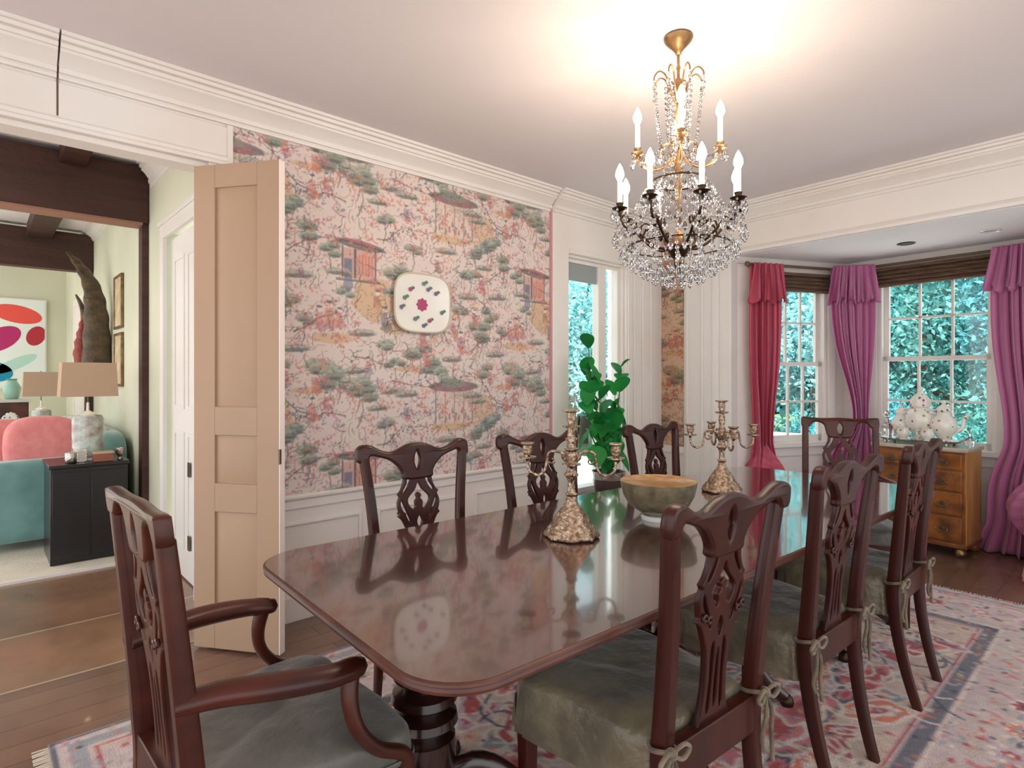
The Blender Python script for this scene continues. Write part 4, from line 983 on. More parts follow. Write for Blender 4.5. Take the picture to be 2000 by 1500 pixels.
# ------------------------------------------------------------ chandelier
def make_chandelier():
    R = empty('crystal_chandelier', (-1.335, 2.150, CZ), 'lit crystal chandelier with candle lamps over the dining table', 'chandelier')
    br = M['bronze']; g = M['gold']; cry = M['crystal']
    MB().lathe([(.055, 0), (.060, -.008), (.056, -.018), (.042, -.034), (.026, -.05), (.016, -.062), (.010, -.075), (.001, -.078)], 36).build('ceiling_canopy', g, R, smooth=50)
    MB().lathe([(.006, -.07), (.006, -.12), (.010, -.13), (.006, -.14), (.006, -.17), (.014, -.18), (.018, -.2), (.010, -.22), (.008, -.30), (.016, -.32), (.010, -.34), (.008, -.42), (.03, -.44), (.034, -.455), (.012, -.47), (.008, -.60), (.020, -.62), (.010, -.64), (.008, -.80), (.02, -.82), (.032, -.86), (.03, -.885), (.014, -.90), (.02, -.925), (.012, -.95), (.001, -.97)], 20).build('stem', g, R, smooth=50)
    MB().lathe([(.001, -.86), (.035, -.865), (.044, -.885), (.03, -.91), (.012, -.925), (.018, -.94), (.008, -.975), (.001, -.985)], 20).build('bottom_boss', br, R, smooth=50)
    drops = []
    def drop(x, y, z, L_=.045, w_=.011): drops.append((x, y, z, L_, w_))
    strands = []
    def strand(a, b, sag, n, rad=.0075):
        strands.append((a, b, sag, n, rad))
    # crown
    for k in range(8):
        a = 2*PI*k/8+.2; ca, sa = math.cos(a), math.sin(a)
        p = catmull([(.010, 0, -.275), (.035, 0, -.22), (.055, 0, -.165), (.082, 0, -.150), (.102, 0, -.170), (.106, 0, -.19)], 5)
        MB().tube([(ca*q[0], sa*q[0], q[2]) for q in p], .0035, 6).build('crown_arm', g, R)
        drop(ca*.106, sa*.106, -.195, .05, .010)
        strand((ca*.100, sa*.100, -.215), (ca*.072, sa*.072, -.46), .03, 13, .0085)
        strand((ca*.055, sa*.055, -.22), (ca*.045, sa*.045, -.42), .0, 9, .008)
    # rings
    def ring(rad, z, nm, m, t=.004, seg=40):
        MB().tube([(rad*math.cos(a), rad*math.sin(a), z) for a in [2*PI*k/seg for k in range(seg+1)]], t, 6).build(nm, m, R)
    ring(.07, -.46, 'ring', g); ring(.11, -.60, 'ring', br); ring(.205, -.868, 'basket_ring', br, .0035)
    # upper tier
    def tier(n, a0, rad, zcup, z0, r0, hc, tone, dropn, cupr):
        for k in range(n):
            a = a0 + 2*PI*k/n; ca, sa = math.cos(a), math.sin(a)
            if rad > .2: p = [(r0, 0, z0), (.07, 0, z0-.012), (.12, 0, z0+.012), (.165, 0, z0+.05), (.195, 0, z0+.085), (.225, 0, z0+.075), (rad, 0, zcup-.02)]
            else: p = [(r0, 0, z0), (.05, 0, z0-.03), (.10, 0, z0-.045), (.145, 0, z0-.02), (rad, 0, zcup-.01)]
            p = catmull(p, 6)
            arm = MB().tube([(ca*q[0], sa*q[0], q[2]) for q in p], .0058, 8).build('arm', tone, R, smooth=60)
            c = (ca*rad, sa*rad, 0)
            MB().lathe([(.005, zcup-.035), (.010, zcup-.02), (.007, zcup-.012), (cupr, zcup-.004), (cupr+.002, zcup), (.012, zcup+.001), (.013, zcup+.014), (.016, zcup+.020), (.010, zcup+.02)], 22, c).build('drip_cup', tone, arm, smooth=50)
            MB().lathe([(.010, zcup+.012), (.010, zcup+.012+hc), (.004, zcup+.014+hc)], 16, c).build('candle_sleeve', M['candle'], arm, smooth=50)
            b = zcup+.014+hc
            MB().lathe([(.007, b), (.011, b+.008), (.0175, b+.024), (.016, b+.040), (.009, b+.058), (.001, b+.074)], 16, c).build('bulb', M['bulb'], arm, smooth=60)
            for q in range(dropn):
                t = 2*PI*q/dropn; drop(c[0]+cupr*math.cos(t), c[1]+cupr*math.sin(t), zcup-.005, .05 if q % 2 else .062, .011)
            if rad > .2:
                sc = catmull([(.165, 0, z0+.05), (.150, 0, z0+.085), (.125, 0, z0+.085), (.128, 0, z0+.062), (.142, 0, z0+.066)], 5)
                MB().tube([(ca*q[0], sa*q[0], q[2]) for q in sc], .004, 6).build('scroll', tone, arm)
                strand((ca*.110, sa*.110, -.60), (c[0], c[1], zcup-.01), .06, 18, .0072)
                a2 = a+PI/n
                strand((c[0], c[1], zcup-.02), (.215*math.cos(a2), .215*math.sin(a2), -.80), .03, 10, .0075)
                strand((.215*math.cos(a2), .215*math.sin(a2), -.80), (rad*math.cos(a+2*PI/n), rad*math.sin(a+2*PI/n), zcup-.02), .03, 10, .0075)
            else:
                strand((ca*.072, sa*.072, -.46), (c[0], c[1], zcup-.01), .03, 11, .0072)
    tier(8, .12, .246, -.715, -.865, .03, .095, br, 5, .030)
    tier(4, .62, .165, -.470, -.50, .02, .105, g, 4, .026)
    # small inner bulb near the top
    MB().lathe([(.006, -.36), (.012, -.345), (.013, -.33), (.006, -.315), (.001, -.30)], 14, (.03, -.02, 0)).build('bulb', M['bulb'], R, smooth=60)
    # central hanging strands and baskets
    for k in range(12):
        a = 2*PI*k/12; ca, sa = math.cos(a), math.sin(a)
        strand((ca*.105, sa*.105, -.605), (ca*.205, sa*.205, -.862), -.035, 16, .0075)
        if k % 2: strand((ca*.06, sa*.06, -.47), (ca*.105, sa*.105, -.60), -.015, 8, .0085)
        strand((ca*.205, sa*.205, -.87), (ca*.07, sa*.07, -.985), .03, 11, .0085)
    for rad, z, n, L_ in ((.262, -.80, 30, .062), (.232, -.868, 28, .062), (.19, -.905, 26, .060), (.145, -.938, 20, .058), (.10, -.968, 15, .055), (.05, -.99, 8, .052)):
        for k in range(n):
            a = 2*PI*k/n + z*7; drop(rad*math.cos(a), rad*math.sin(a), z, L_, .0115)
    for rad, z, n in ((.07, -.47, 10), (.11, -.61, 14), (.15, -.66, 12), (.19, -.74, 14), (.12, -.78, 10)):
        for k in range(n):
            a = 2*PI*k/n+rad*9; drop(rad*math.cos(a), rad*math.sin(a), z, .055, .012)
    def dropmesh(mb, x, y, z, L_, w_):
        mb.lathe([(.0015, 0), (.004, -.004), (.004, -.009), (.001, -.012), (w_*.6, -L_*.45), (w_, -L_*.68), (w_*.6, -L_*.90), (.0005, -L_)], 6, (x, y, z))
    # nearest, largest drops individually
    order = sorted(drops, key=lambda d: (-d[3], d[1]*0.67-d[0]*0.74))[:0] or sorted(drops, key=lambda d: (d[1]*0.67-d[0]*0.74))
    for d in order[:96]:
        mb = MB(); dropmesh(mb, *d); mb.build('crystal_drop', cry, R, smooth=0)
    mb = MB()
    for d in order[96:]: dropmesh(mb, *d)
    o = mb.build('crystal_drops', cry, R, smooth=0); o['kind'] = 'stuff'
    for a, b, sag, n, rad in strands:
        mb = MB(); a = Vector(a); b = Vector(b)
        for i in range(n+1):
            t = i/n; p = a.lerp(b, t); p.z -= sag*4*t*(1-t)
            if sag < 0: p += Vector((p.x, p.y, 0)).normalized()*(-sag)*2*t*(1-t)
            mb.lathe([(.0005, rad), (rad*.8, rad*.5), (rad*.8, -rad*.5), (.0005, -rad)], 6, tuple(p))
        mb.build('bead_strand', cry, R, smooth=0)
make_chandelier()
# ------------------------------------------------------------ chest of drawers in the bay
CR = math.radians(-5)
def make_chest():
    Wc, Dc, Hc = 0.60, 0.36, 0.79
    r = empty('chest_of_drawers', (-1.205, 5.42, 0.001), 'golden burl wood chest of drawers before the middle bay window', 'chest', rz=CR)
    burl = mat('burl_wood', rgb(158, 96, 36), 0.3, coat=0.4, noise=(9, rgb(84, 46, 20), (1, 1, 1), 6))
    sidew = mat('golden_wood', rgb(206, 154, 76), 0.35, coat=0.3, noise=(6, rgb(170, 118, 54), (2, 2, .4), 5))
    MB().box(-Wc/2, -Dc/2+.012, .09, Wc/2-.001, Dc/2, Hc-.03).build('body', burl, r, bevel=.004)
    MB().box(Wc/2-.001, -Dc/2+.014, .09, Wc/2+.004, Dc/2, Hc-.03).build('side_panel', sidew, r)
    MB().box(-Wc/2-.015, -Dc/2-.012, Hc-.03, Wc/2+.02, Dc/2+.005, Hc).build('top', mat('marble_top', rgb(196, 186, 170), .25, noise=(6, rgb(170, 160, 146), (1, 1, 1), 4)), r, bevel=.008)
    MB().box(-Wc/2-.01, -Dc/2-.004, .07, Wc/2+.012, Dc/2+.002, .10).build('plinth', burl, r, bevel=.005)
    zz = [(.115, .29), (.305, .465), (.48, .62), (.635, .745)]
    for z0, z1 in zz:
        d = MB().box(-Wc/2+.02, -Dc/2-.006, z0, Wc/2-.02, -Dc/2+.012, z1).build('drawer', burl, r, bevel=.004)
        for x in (-.16, .16):
            zc = (z0+z1)/2
            mb = MB(); mb.lathe([(.001, -.004), (.016, -.003), (.018, 0), (.001, .002)], 14, (0, 0, 0)); mb.v = [(x+a, -Dc/2-.008+c_*.6, zc+b) for a, b, c_ in mb.v]
            mb.tube(catmull([(x-.035, -Dc/2-.012, zc+.004), (x-.034, -Dc/2-.020, zc-.016), (x, -Dc/2-.022, zc-.028), (x+.034, -Dc/2-.020, zc-.016), (x+.035, -Dc/2-.012, zc+.004)], 4), .0035, 6)
            mb.build('handle', M['brass'], d)
    for sx in (-1, 1):
        for sy in (-1, 1):
            MB().lathe([(.022, 0), (.034, .012), (.038, .035), (.03, .06), (.018, .07)], 16, (sx*(Wc/2-.035), sy*(Dc/2-.035), 0)).build('bun_foot', M['gold'] if sy < 0 else burl, r)
make_chest()
CT = 0.791
def onchest(u, v): c, s = math.cos(CR), math.sin(CR); return (-1.205+u*c-v*s, 5.42+u*s+v*c, CT)
def tray():
    r = empty('silver_tray', onchest(-.035, -.02), 'low footed silver tray carrying the white tea service', 'tray', rz=CR)
    MB().loft([[(a*x, b*y, z) for x, y in [(math.cos(t), math.sin(t)) for t in [2*PI*k/48 for k in range(48)]]] for a, b, z in ((.24, .135, .018), (.26, .145, .022), (.27, .152, .034), (.273, .155, .036), (.262, .148, .028), (.23, .13, .024))]).build('tray_body', M['silver'], r, smooth=60)
    for sx in (-1, 1):
        MB().tube(catmull([(sx*.262, -.05, .034), (sx*.295, -.045, .055), (sx*.305, 0, .06), (sx*.295, .045, .055), (sx*.262, .05, .034)], 5), .006, 8).build('handle', M['silver'], r)
        for sy in (-1, 1): MB().lathe([(.010, 0), (.014, .006), (.008, .02)], 10, (sx*.2, sy*.09, 0)).build('foot', M['silver'], r)
tray()
pz = CT+0.0245
flor = mat('flowered_china', rgb(236, 234, 226), 0.18, coat=.5)
def flor_setup():
    n = flor.node_tree.nodes; L = flor.node_tree.links; p = n['Principled BSDF']
    t = n.new('ShaderNodeTexCoord'); v = n.new('ShaderNodeTexVoronoi'); v.inputs['Scale'].default_value = 34
    L.new(t.outputs['Object'], v.inputs[0]); cr = n.new('ShaderNodeValToRGB'); cr.color_ramp.interpolation = 'CONSTANT'
    e = cr.color_ramp.elements; e[0].color = (1, 1, 1, 1); e[1].position = .30; e[1].color = (0, 0, 0, 1); L.new(v.outputs['Distance'], cr.inputs[0])
    c2 = n.new('ShaderNodeValToRGB'); sp = n.new('ShaderNodeSeparateColor'); L.new(v.outputs['Color'], sp.inputs[0]); L.new(sp.outputs[0], c2.inputs[0])
    c2.color_ramp.interpolation = 'CONSTANT'; f = c2.color_ramp.elements; f[0].color = (*rgb(232, 230, 222), 1); f[1].position = .8; f[1].color = (*rgb(236, 234, 226), 1)
    for pos, c in ((.30, rgb(170, 66, 84)), (.45, rgb(90, 120, 96)), (.58, rgb(96, 104, 150)), (.68, rgb(186, 150, 90))): g_ = f.new(pos); g_.color = (*c, 1)
    mx = n.new('ShaderNodeMix'); mx.data_type = 'RGBA'; mx.inputs[6].default_value = (*rgb(236, 234, 226), 1)
    L.new(cr.outputs[0], mx.inputs[0]); L.new(c2.outputs[0], mx.inputs[7]); L.new(mx.outputs[2], p.inputs['Base Color'])
flor_setup()
def pitcher(u, v, s, label, name='teapot', spout=True, rz=0.0, knob=True):
    x, y, _ = onchest(u, v); r = empty(name, (x, y, pz), label, 'china', rz=rz)
    MB().lathe([(a*s, b*s) for a, b in ((.045, 0), (.05, .006), (.032, .02), (.05, .04), (.082, .085), (.09, .13), (.078, .175), (.048, .205), (.045, .225), (.054, .24))], 32).build('body', flor, r, smooth=60)
    MB().lathe([(a*s, b*s) for a, b in ((.055, .24), (.056, .245), (.04, .268), (.018, .285), (.010, .292), (.016, .302), (.014, .316), (.001, .322))], 28).build('lid', flor, r, smooth=60)
    if spout: MB().tube(catmull([(.07*s, 0, .08*s), (.115*s, 0, .115*s), (.125*s, 0, .175*s), (.155*s, 0, .22*s)], 5), [.018*s-.0006*i*s for i in range(16)], 10).build('spout', flor, r, smooth=60)
    MB().tube(catmull([(-.05*s, 0, .215*s), (-.105*s, 0, .225*s), (-.135*s, 0, .17*s), (-.115*s, 0, .10*s), (-.08*s, 0, .08*s)], 5), .007*s, 8).build('handle', flor, r, smooth=60)
    return r
x, y, _ = onchest(-.035, .0)
r = empty('china_urn', (x, y, pz), 'tall covered white china urn with flowers, topmost of the tea service', 'urn', rz=CR)
MB().lathe([(.06, 0), (.066, .008), (.05, .018), (.035, .035), (.05, .055), (.092, .10), (.105, .15), (.10, .20), (.075, .235), (.062, .25), (.070, .262)], 36, flute=(.04, 8)).build('body', flor, r, smooth=60)
MB().lathe([(.074, .262), (.076, .27), (.066, .29), (.07, .31), (.045, .345), (.022, .365), (.012, .375), (.02, .39), (.016, .41), (.001, .42)], 32, flute=(.04, 8)).build('lid', flor, r, smooth=60)
for sx in (-1, 1):
    MB().tube(catmull([(sx*.09, 0, .10), (sx*.135, 0, .12), (sx*.15, 0, .18), (sx*.12, 0, .23), (sx*.075, 0, .235)], 5), .008, 8).build('handle', flor, r, smooth=60)
pitcher(.125, -.02, .98, 'white flowered china coffee pot to the right of the tall urn', rz=.3, name='coffee_pot')
pitcher(-.17, .02, .85, 'small white flowered china teapot to the left of the tall urn', rz=PI)
def cream(u, v, s, label, nm):
    x, y, _ = onchest(u, v); r = empty(nm, (x, y, pz), label, 'china')
    MB().lathe([(a*s, b*s) for a, b in ((.03, 0), (.032, .006), (.022, .014), (.044, .04), (.05, .07), (.042, .10), (.048, .112), (.044, .110), (.03, .05), (.001, .03))], 24).build('body', flor, r, smooth=60)
    MB().tube(catmull([(-.044*s, 0, .095*s), (-.075*s, 0, .09*s), (-.07*s, 0, .05*s), (-.046*s, 0, .045*s)], 4), .004, 6).build('handle', flor, r)
cream(.045, -.105, .9, 'small china cream jug on the tray in front of the coffee pot', 'cream_jug')
cream(-.12, -.09, .9, 'small china sugar bowl on the tray in front of the urn', 'sugar_bowl')
def decanter(u, v, s, label):
    x, y, _ = onchest(u, v); r = empty('glass_decanter', (x, y, CT if u > .25 else pz), label, 'decanter')
    MB().lathe([(a*s, b*s) for a, b in ((.04, 0), (.048, .01), (.050, .08), (.042, .12), (.018, .15), (.015, .19), (.022, .20))], 8).build('body', M['crystal'], r, smooth=0)
    MB().lathe([(a*s, b*s) for a, b in ((.012, .20), (.012, .21), (.024, .23), (.018, .25), (.001, .26))], 8).build('stopper', M['crystal'], r, smooth=0)
decanter(-.245, -.06, .85, 'cut glass decanter at the left end of the silver tray')
decanter(.275, .02, .5, 'tiny cut glass bottle at the right end of the chest top')

# coral skirted stool at the right edge
r = empty('skirted_stool', (-.385, 5.0, .001), 'coral pink skirted stool at the right edge beside the curtain', 'stool')
rings = []
for j in range(12):
    t = j/11; rings.append([((.20-.055*t)*(1+.05*(1-t)*math.sin(11*a))*math.cos(a), (.20-.055*t)*(1+.05*(1-t)*math.sin(11*a))*math.sin(a), .01+.42*t) for a in [2*PI*k/88 for k in range(88)]])
MB().loft(rings).build('skirt', M['coral'], r, smooth=60)
MB().lathe([(.146, .43), (.155, .44), (.155, .465), (.13, .485), (.001, .49)], 32).build('cushion', M['coral'], r, smooth=60)

# ------------------------------------------------------------ potted plant and garden window
r = empty('plant_stand', (-2.86, 3.62, .001), 'small dark wooden stand under the potted plant by the garden window', 'stand')
MB().lathe([(.17, .36), (.175, .368), (.175, .385), (.165, .39), (.001, .39)], 32).build('top', M['darkwood'], r)
for k in range(4):
    a = PI/4+k*PI/2; MB().tube([(.12*math.cos(a), .12*math.sin(a), .365), (.14*math.cos(a), .14*math.sin(a), .18), (.16*math.cos(a), .16*math.sin(a), 0)], .012, 8).build('leg', M['darkwood'], r)
r = empty('potted_plant', (-2.86, 3.62, .392), 'tall leafy green potted plant in front of the garden window', 'plant')
MB().lathe([(.085, 0), (.10, .01), (.118, .12), (.125, .165), (.132, .17), (.132, .185), (.12, .185), (.115, .16), (.001, .15)], 32).build('pot', M['pot'], r, smooth=50)
MB().lathe([(.1255, .130), (.1335, .170), (.134, .186), (.128, .187), (.121, .130)], 32).build('pot_rim', M['silver'], r, smooth=50)
rgp = random.Random(4)
def leafmesh(mb, base, tip, width, droop):
    b = Vector(base); t = Vector(tip); d = t-b; L_ = d.length; side_ = d.cross(Vector((0, 0, 1)))
    side_ = side_.normalized() if side_.length > 1e-4 else Vector((1, 0, 0)); n = 7; rows = []
    for i in range(n):
        u = i/(n-1); w_ = width*math.sin(PI*min(.98, u*.92+.06))**.8; c = b + d*u + Vector((0, 0, -droop*u*u))
        rows.append([tuple(c-side_*w_+Vector((0, 0, .12*w_))), tuple(c-Vector((0, 0, .15*w_))), tuple(c+side_*w_+Vector((0, 0, .12*w_)))])
    vs = [p for q in rows for p in q]; vs2 = [(x, y, z-.002) for x, y, z in vs]
    fs = [(i*3+j, i*3+j+1, (i+1)*3+j+1, (i+1)*3+j) for i in range(n-1) for j in range(2)]
    mb.add(vs, fs); mb.add(vs2, [f[::-1] for f in fs])
# stems leading to upright clusters
for k, (tx, ty, tz) in enumerate(((.03, -.27, .98), (-.02, -.22, .74), (.02, -.12, .60), (.0, .04, .46), (.02, .13, .84), (-.03, .12, .62), (.06, .0, .36), (.03, -.28, .5), (0.02, .16, .42), (.05, -.15, .36))):
    p = catmull([(0, 0, .12), (tx*.3, ty*.35, .12+tz*.35), (tx*.8, ty*.85, .12+tz*.75), (tx, ty, .15+tz)], 6)
    MB().tube(p, [.008-.0003*i for i in range(len(p))], 6).build('stem', M['stem'], r, smooth=60)
    nl = int(4+tz*7.4)
    for i in range(nl):
        u = .25+.75*i/(nl-1); c = p[min(len(p)-1, int(u*(len(p)-1)))]; a = i*2.4+k; L_ = rgp.uniform(.14, .22)
        mb = MB(); leafmesh(mb, c, (c[0]+L_*math.cos(a)*.45, c[1]+L_*math.sin(a)*.45, c[2]+L_*rgp.choice((.9, .8, .7, -.55))), rgp.uniform(.055, .080), .05)
        mb.build('leaf', M['leaf'], r, smooth=60)
DW = (0.0, 1.0)
WA = (D-0.02, WY0)
rw = empty('window_4', (0, 0, 0), 'tall narrow garden window beside the papered wall, plant before it', kind='structure')
mb = MB(); X0, X1 = D-.10, D-.03
mb.box(X0, WY0, .38, X1, WY0+.03, WZ1); mb.box(X0, WY1-.03, .38, X1, WY1, WZ1); mb.box(X0, WY0+.03, WZ1-.03, X1, WY1-.03, WZ1); mb.box(X0, WY0+.03, .38, X1+.05, WY1-.03, .42)
mb.box(X0, 3.855, .42, X1, 3.955, WZ1-.03)
mb.build('window_frame', M['white'], rw, bevel=.003)
MB().box(X0+.03, WY0+.03, .42, X0+.034, 3.855, WZ1-.03).build('pane', M['glass'], rw, smooth=0)
MB().box(X0+.03, 3.955, .42, X0+.034, WY1-.03, WZ1-.03).build('pane', M['glass'], rw, smooth=0)
MB().box(X0+.04, WY0+.03, 2.08, X0+.05, 3.855, WZ1-.03).build('blind', mat('grey_blind', rgb(150, 160, 160), .8), rw)

# ------------------------------------------------------------ outside
struct(MB().box(-30, 6.5, -.62, 20, 40, -.5), 'ground', M['grass'], 'garden lawn outside the windows')
struct(MB().box(-30, -2, -.62, -12.2, 40, -.5), 'ground', M['grass'], 'garden lawn to the left of the house')
struct(MB().box(-12.2, 4.0, -.62, -4.6, 6.5, -.5), 'ground', M['grass'], 'garden lawn outside the garden window')
struct(MB().box(-9, 6.35, -.52, 5, 9.35, -.35), 'ground', M['whiteout'], 'unseen pale stone terrace outside the bay, bouncing light up to the soffit')  # out of view; laid pale to bounce sunlight up to the bay soffit
struct(MB().box(-9, 4.3, -.52, -3.3, 6.35, -.35), 'ground', M['whiteout'], 'pale stone terrace outside the garden window')
tag(MB().box(-7.5, 9.4, -.5, 3.5, 9.7, .40).build('garden_wall', M['whiteout'], bevel=.01), 'low white garden wall outside the bay windows', 'garden wall')
tag(MB().box(-3.95, 4.98, -.5, -3.62, 5.3, 3.2).build('masonry_pier', M['whiteout'], bevel=.01), 'white masonry pier outside the garden window', 'pier')
def tree(name, lab, c, rad, n, size, m, trunk=True, seed=0):
    n = int(n*1.9); size = size*.72; rg = np.random.default_rng(seed)
    r = empty(name, (c[0], c[1], -.5), lab, 'tree', group='trees in the garden')
    nc = 26; cl = rg.normal(size=(nc, 3)); cl /= np.linalg.norm(cl, axis=1)[:, None]; cl *= rg.uniform(.25, .9, (nc, 1))
    ctr = np.array([0, 0, c[2]+.5]) + cl*np.array(rad)
    k = rg.integers(0, nc, n); off = rg.normal(size=(n, 3))*np.array(rad)*.17
    P = ctr[k] + off; P[:, 2] = np.maximum(P[:, 2], .05)
    a = rg.normal(size=(n, 3)); a /= np.linalg.norm(a, axis=1)[:, None]; b = np.cross(a, rg.normal(size=(n, 3))); b /= np.linalg.norm(b, axis=1)[:, None]
    s = (size*rg.uniform(.6, 1.3, n))[:, None]
    V = np.stack([P-a*s, P-b*s*.45, P+a*s, P+b*s*.45], 1).reshape(-1, 3)
    me = bpy.data.meshes.new('foliage'); me.vertices.add(4*n); me.vertices.foreach_set('co', V.astype(np.float32).ravel())
    me.loops.add(4*n); me.loops.foreach_set('vertex_index', np.arange(4*n, dtype=np.int32)); me.polygons.add(n); me.polygons.foreach_set('loop_start', np.arange(0, 4*n, 4, dtype=np.int32)); me.update(calc_edges=True)
    me.materials.append(m); o = bpy.data.objects.new('foliage', me); COL.objects.link(o); o.parent = r
    if trunk:
        mb = MB().tube([(0, 0, 0), (.05, .02, c[2]*.5), (0, .05, c[2]+.5+rad[2]*.3)], [.14, .11, .05], 10)
        for q in range(4):
            e = ctr[q]; mb.tube([(0.02, .02, c[2]*.6+.3), tuple((e+np.array([0, 0, c[2]*.6]))/2), tuple(e)], [.06, .04, .015], 6)
        mb.build('trunk', M['trunk'], r, smooth=60)
k = 0
for name, lab, x, y, z, rd, n, sz, m in (
    ('garden_tree', 'pale green tree seen through the garden window on the left', -8.6, 9.6, 2.6, (1.7, 1.7, 2.0), 9000, .09, 'fol2'),
    ('garden_tree', 'dark tree behind the pale one outside the garden window', -10.5, 12.2, 2.2, (2.6, 2.2, 2.6), 9000, .12, 'fol1'),
    ('garden_tree', 'teal green tree left of the narrow bay window view', -6.2, 12.0, 2.4, (2.0, 1.8, 2.6), 10000, .10, 'fol1'),
    ('garden_tree', 'pale green tree seen through the narrow bay window', -4.3, 11.4, 2.5, (1.4, 1.3, 2.2), 8000, .085, 'fol2'),
    ('garden_tree', 'deep green tree seen through the left panes of the middle bay window', -2.7, 11.8, 2.2, (1.5, 1.4, 2.4), 9000, .09, 'fol3'),
    ('garden_tree', 'teal tree seen through the right panes of the middle bay window', -.9, 12.4, 2.5, (1.7, 1.5, 2.6), 9000, .09, 'fol1'),
    ('garden_tree', 'green tree seen behind the right bay curtain', 1.4, 12.0, 2.4, (1.9, 1.6, 2.4), 7000, .10, 'fol3'),
    ('garden_tree', 'tall teal tree far behind the garden wall, left', -6.0, 16.5, 3.0, (4.2, 2.0, 4.0), 12000, .16, 'fol3'),
    ('garden_tree', 'tall teal tree far behind the garden wall, right', .5, 17.0, 3.0, (4.6, 2.0, 4.0), 12000, .16, 'fol1')):
    k += 1; tree(name, lab, (x, y, z), rd, n, sz, M[m], seed=k)
for x, lab, m in ((-5.6, 'low shrub behind the white garden wall, left', 'fol2'), (-3.4, 'low shrub behind the white garden wall, centre', 'fol1'), (-1.4, 'low shrub behind the white garden wall, right', 'fol3')):
    k += 1; tree('garden_shrub', lab, (x, 10.6, .3), (1.1, .5, .8), 5000, .06, M[m], trunk=False, seed=k)

# ------------------------------------------------------------ hall and living room
struct(MB().box(-12, .97, 0, -5.1, 1.09, 2.9), 'wall_living_right', M['cream'], 'pale green cream wall of the living room')
mb = MB(); mb.box(-4.62, .97, 2.30, -3.75, 1.09, 2.9); mb.box(-5.1, .97, 0, -4.62, 1.09, 2.9); mb.box(-3.75, .97, 0, D-.12, 1.09, 2.9)
struct(mb, 'wall_hall_right', M['cream'], 'cream hall wall beside the folding door')
mb = MB(); 
mb.box(-4.65, .945, 0, -4.56, .97, 2.25); mb.box(-4.65, .945, 2.2501, -3.7, .97, 2.34); mb.box(-4.68, .935, 2.34, -3.68, .97, 2.37); mb.box(-3.80, .945, 0, -3.70, .97, 2.25)
struct(mb, 'trim_13', M['white'], bevel=.003)
rd = empty('door_1', (0, 0, 0), 'white door in the hall wall beside the folding door', kind='structure')
mb = MB(); mb.box(-4.56, 1.0, .01, -3.80, 1.04, 2.25)
mb.build('door_leaf', M['white'], rd, bevel=.003)
mb = MB()
for z0, z1 in ((.2, .95), (1.1, 2.1)):
    for x0, x1 in ((-4.47, -4.22), (-4.14, -3.89)):
        mb.box(x0, .993, z0, x1, 1.0, z0+.02); mb.box(x0, .993, z1-.02, x1, 1.0, z1); mb.box(x0, .993, z0+.0202, x0+.02, 1.0, z1-.0202); mb.box(x1-.02, .993, z0+.0202, x1, 1.0, z1-.0202)
mb.build('door_panel_moulding', M['white'], rd)
for z in (.22, .68): MB().box(-4.10, .985, z, -4.06, .9925, z+.09).build('hinge', M['brass'], rd)
mb = MB(); mb.sweep(crown_prof(2.9, .12, .2), (-5.0, .97), (D-.12, .97), (0, -1)); mb.sweep(crown_prof(2.9, .10, .10), (-12, .97), (-5.24, .97), (0, -1))
struct(mb, 'trim_14', M['white'])
struct(MB().box(-4.9, .955, 0, -4.66, .97, .14), 'baseboard_hall', M['white'])
# beams and posts
mb = MB(); mb.box(-5.26, -3.0, 2.455, -5.10, .965, 2.87); struct(mb, 'trim_15', M['beam'], 'dark brown ceiling beam nearest beyond the wide opening', bevel=.006)
struct(MB().box(-5.24, .925, 0, -5.12, .969, 2.455), 'trim_16', M['beam'], 'thin dark brown post under the nearest beam')
struct(MB().box(-8.06, -3.0, 2.455, -7.90, .965, 2.86), 'trim_17', M['beam'], 'dark brown beam farther back in the living room', bevel=.006)
struct(MB().box(-8.04, .90, 0, -7.92, .969, 2.455), 'trim_18', M['beam'])
struct(MB().box(-5.10, .43, 2.785, -3.26, .575, 2.898), 'trim_19', M['beam'])
struct(MB().box(-7.90, .40, 2.765, -5.27, .60, 2.898), 'trim_20', M['beam'])
# inner face boards lighter under the beams
struct(MB().box(-5.27, -3.0, 2.44, -5.09, .925, 2.4549), 'trim_21', mat('beam_soffit', rgb(150, 108, 90), .6))
# far wall
struct(MB().box(-10.66, -3.2, 0, -10.54, .97, 2.9), 'wall_living_far', M['cream'], 'far wall of the living room behind the colourful painting')
rdd = MB(); rdd.box(-9.6, .955, 0, -9.5, .969, 2.2); rdd.box(-8.5, .955, 0, -8.4, .969, 2.2); rdd.box(-9.6, .955, 2.2, -8.4, .969, 2.3); rdd.box(-9.5, .96, 0, -8.5, .9695, 2.2)
struct(rdd, 'door_2', M['white'], 'pale doorway in the right wall at the back of the living room')

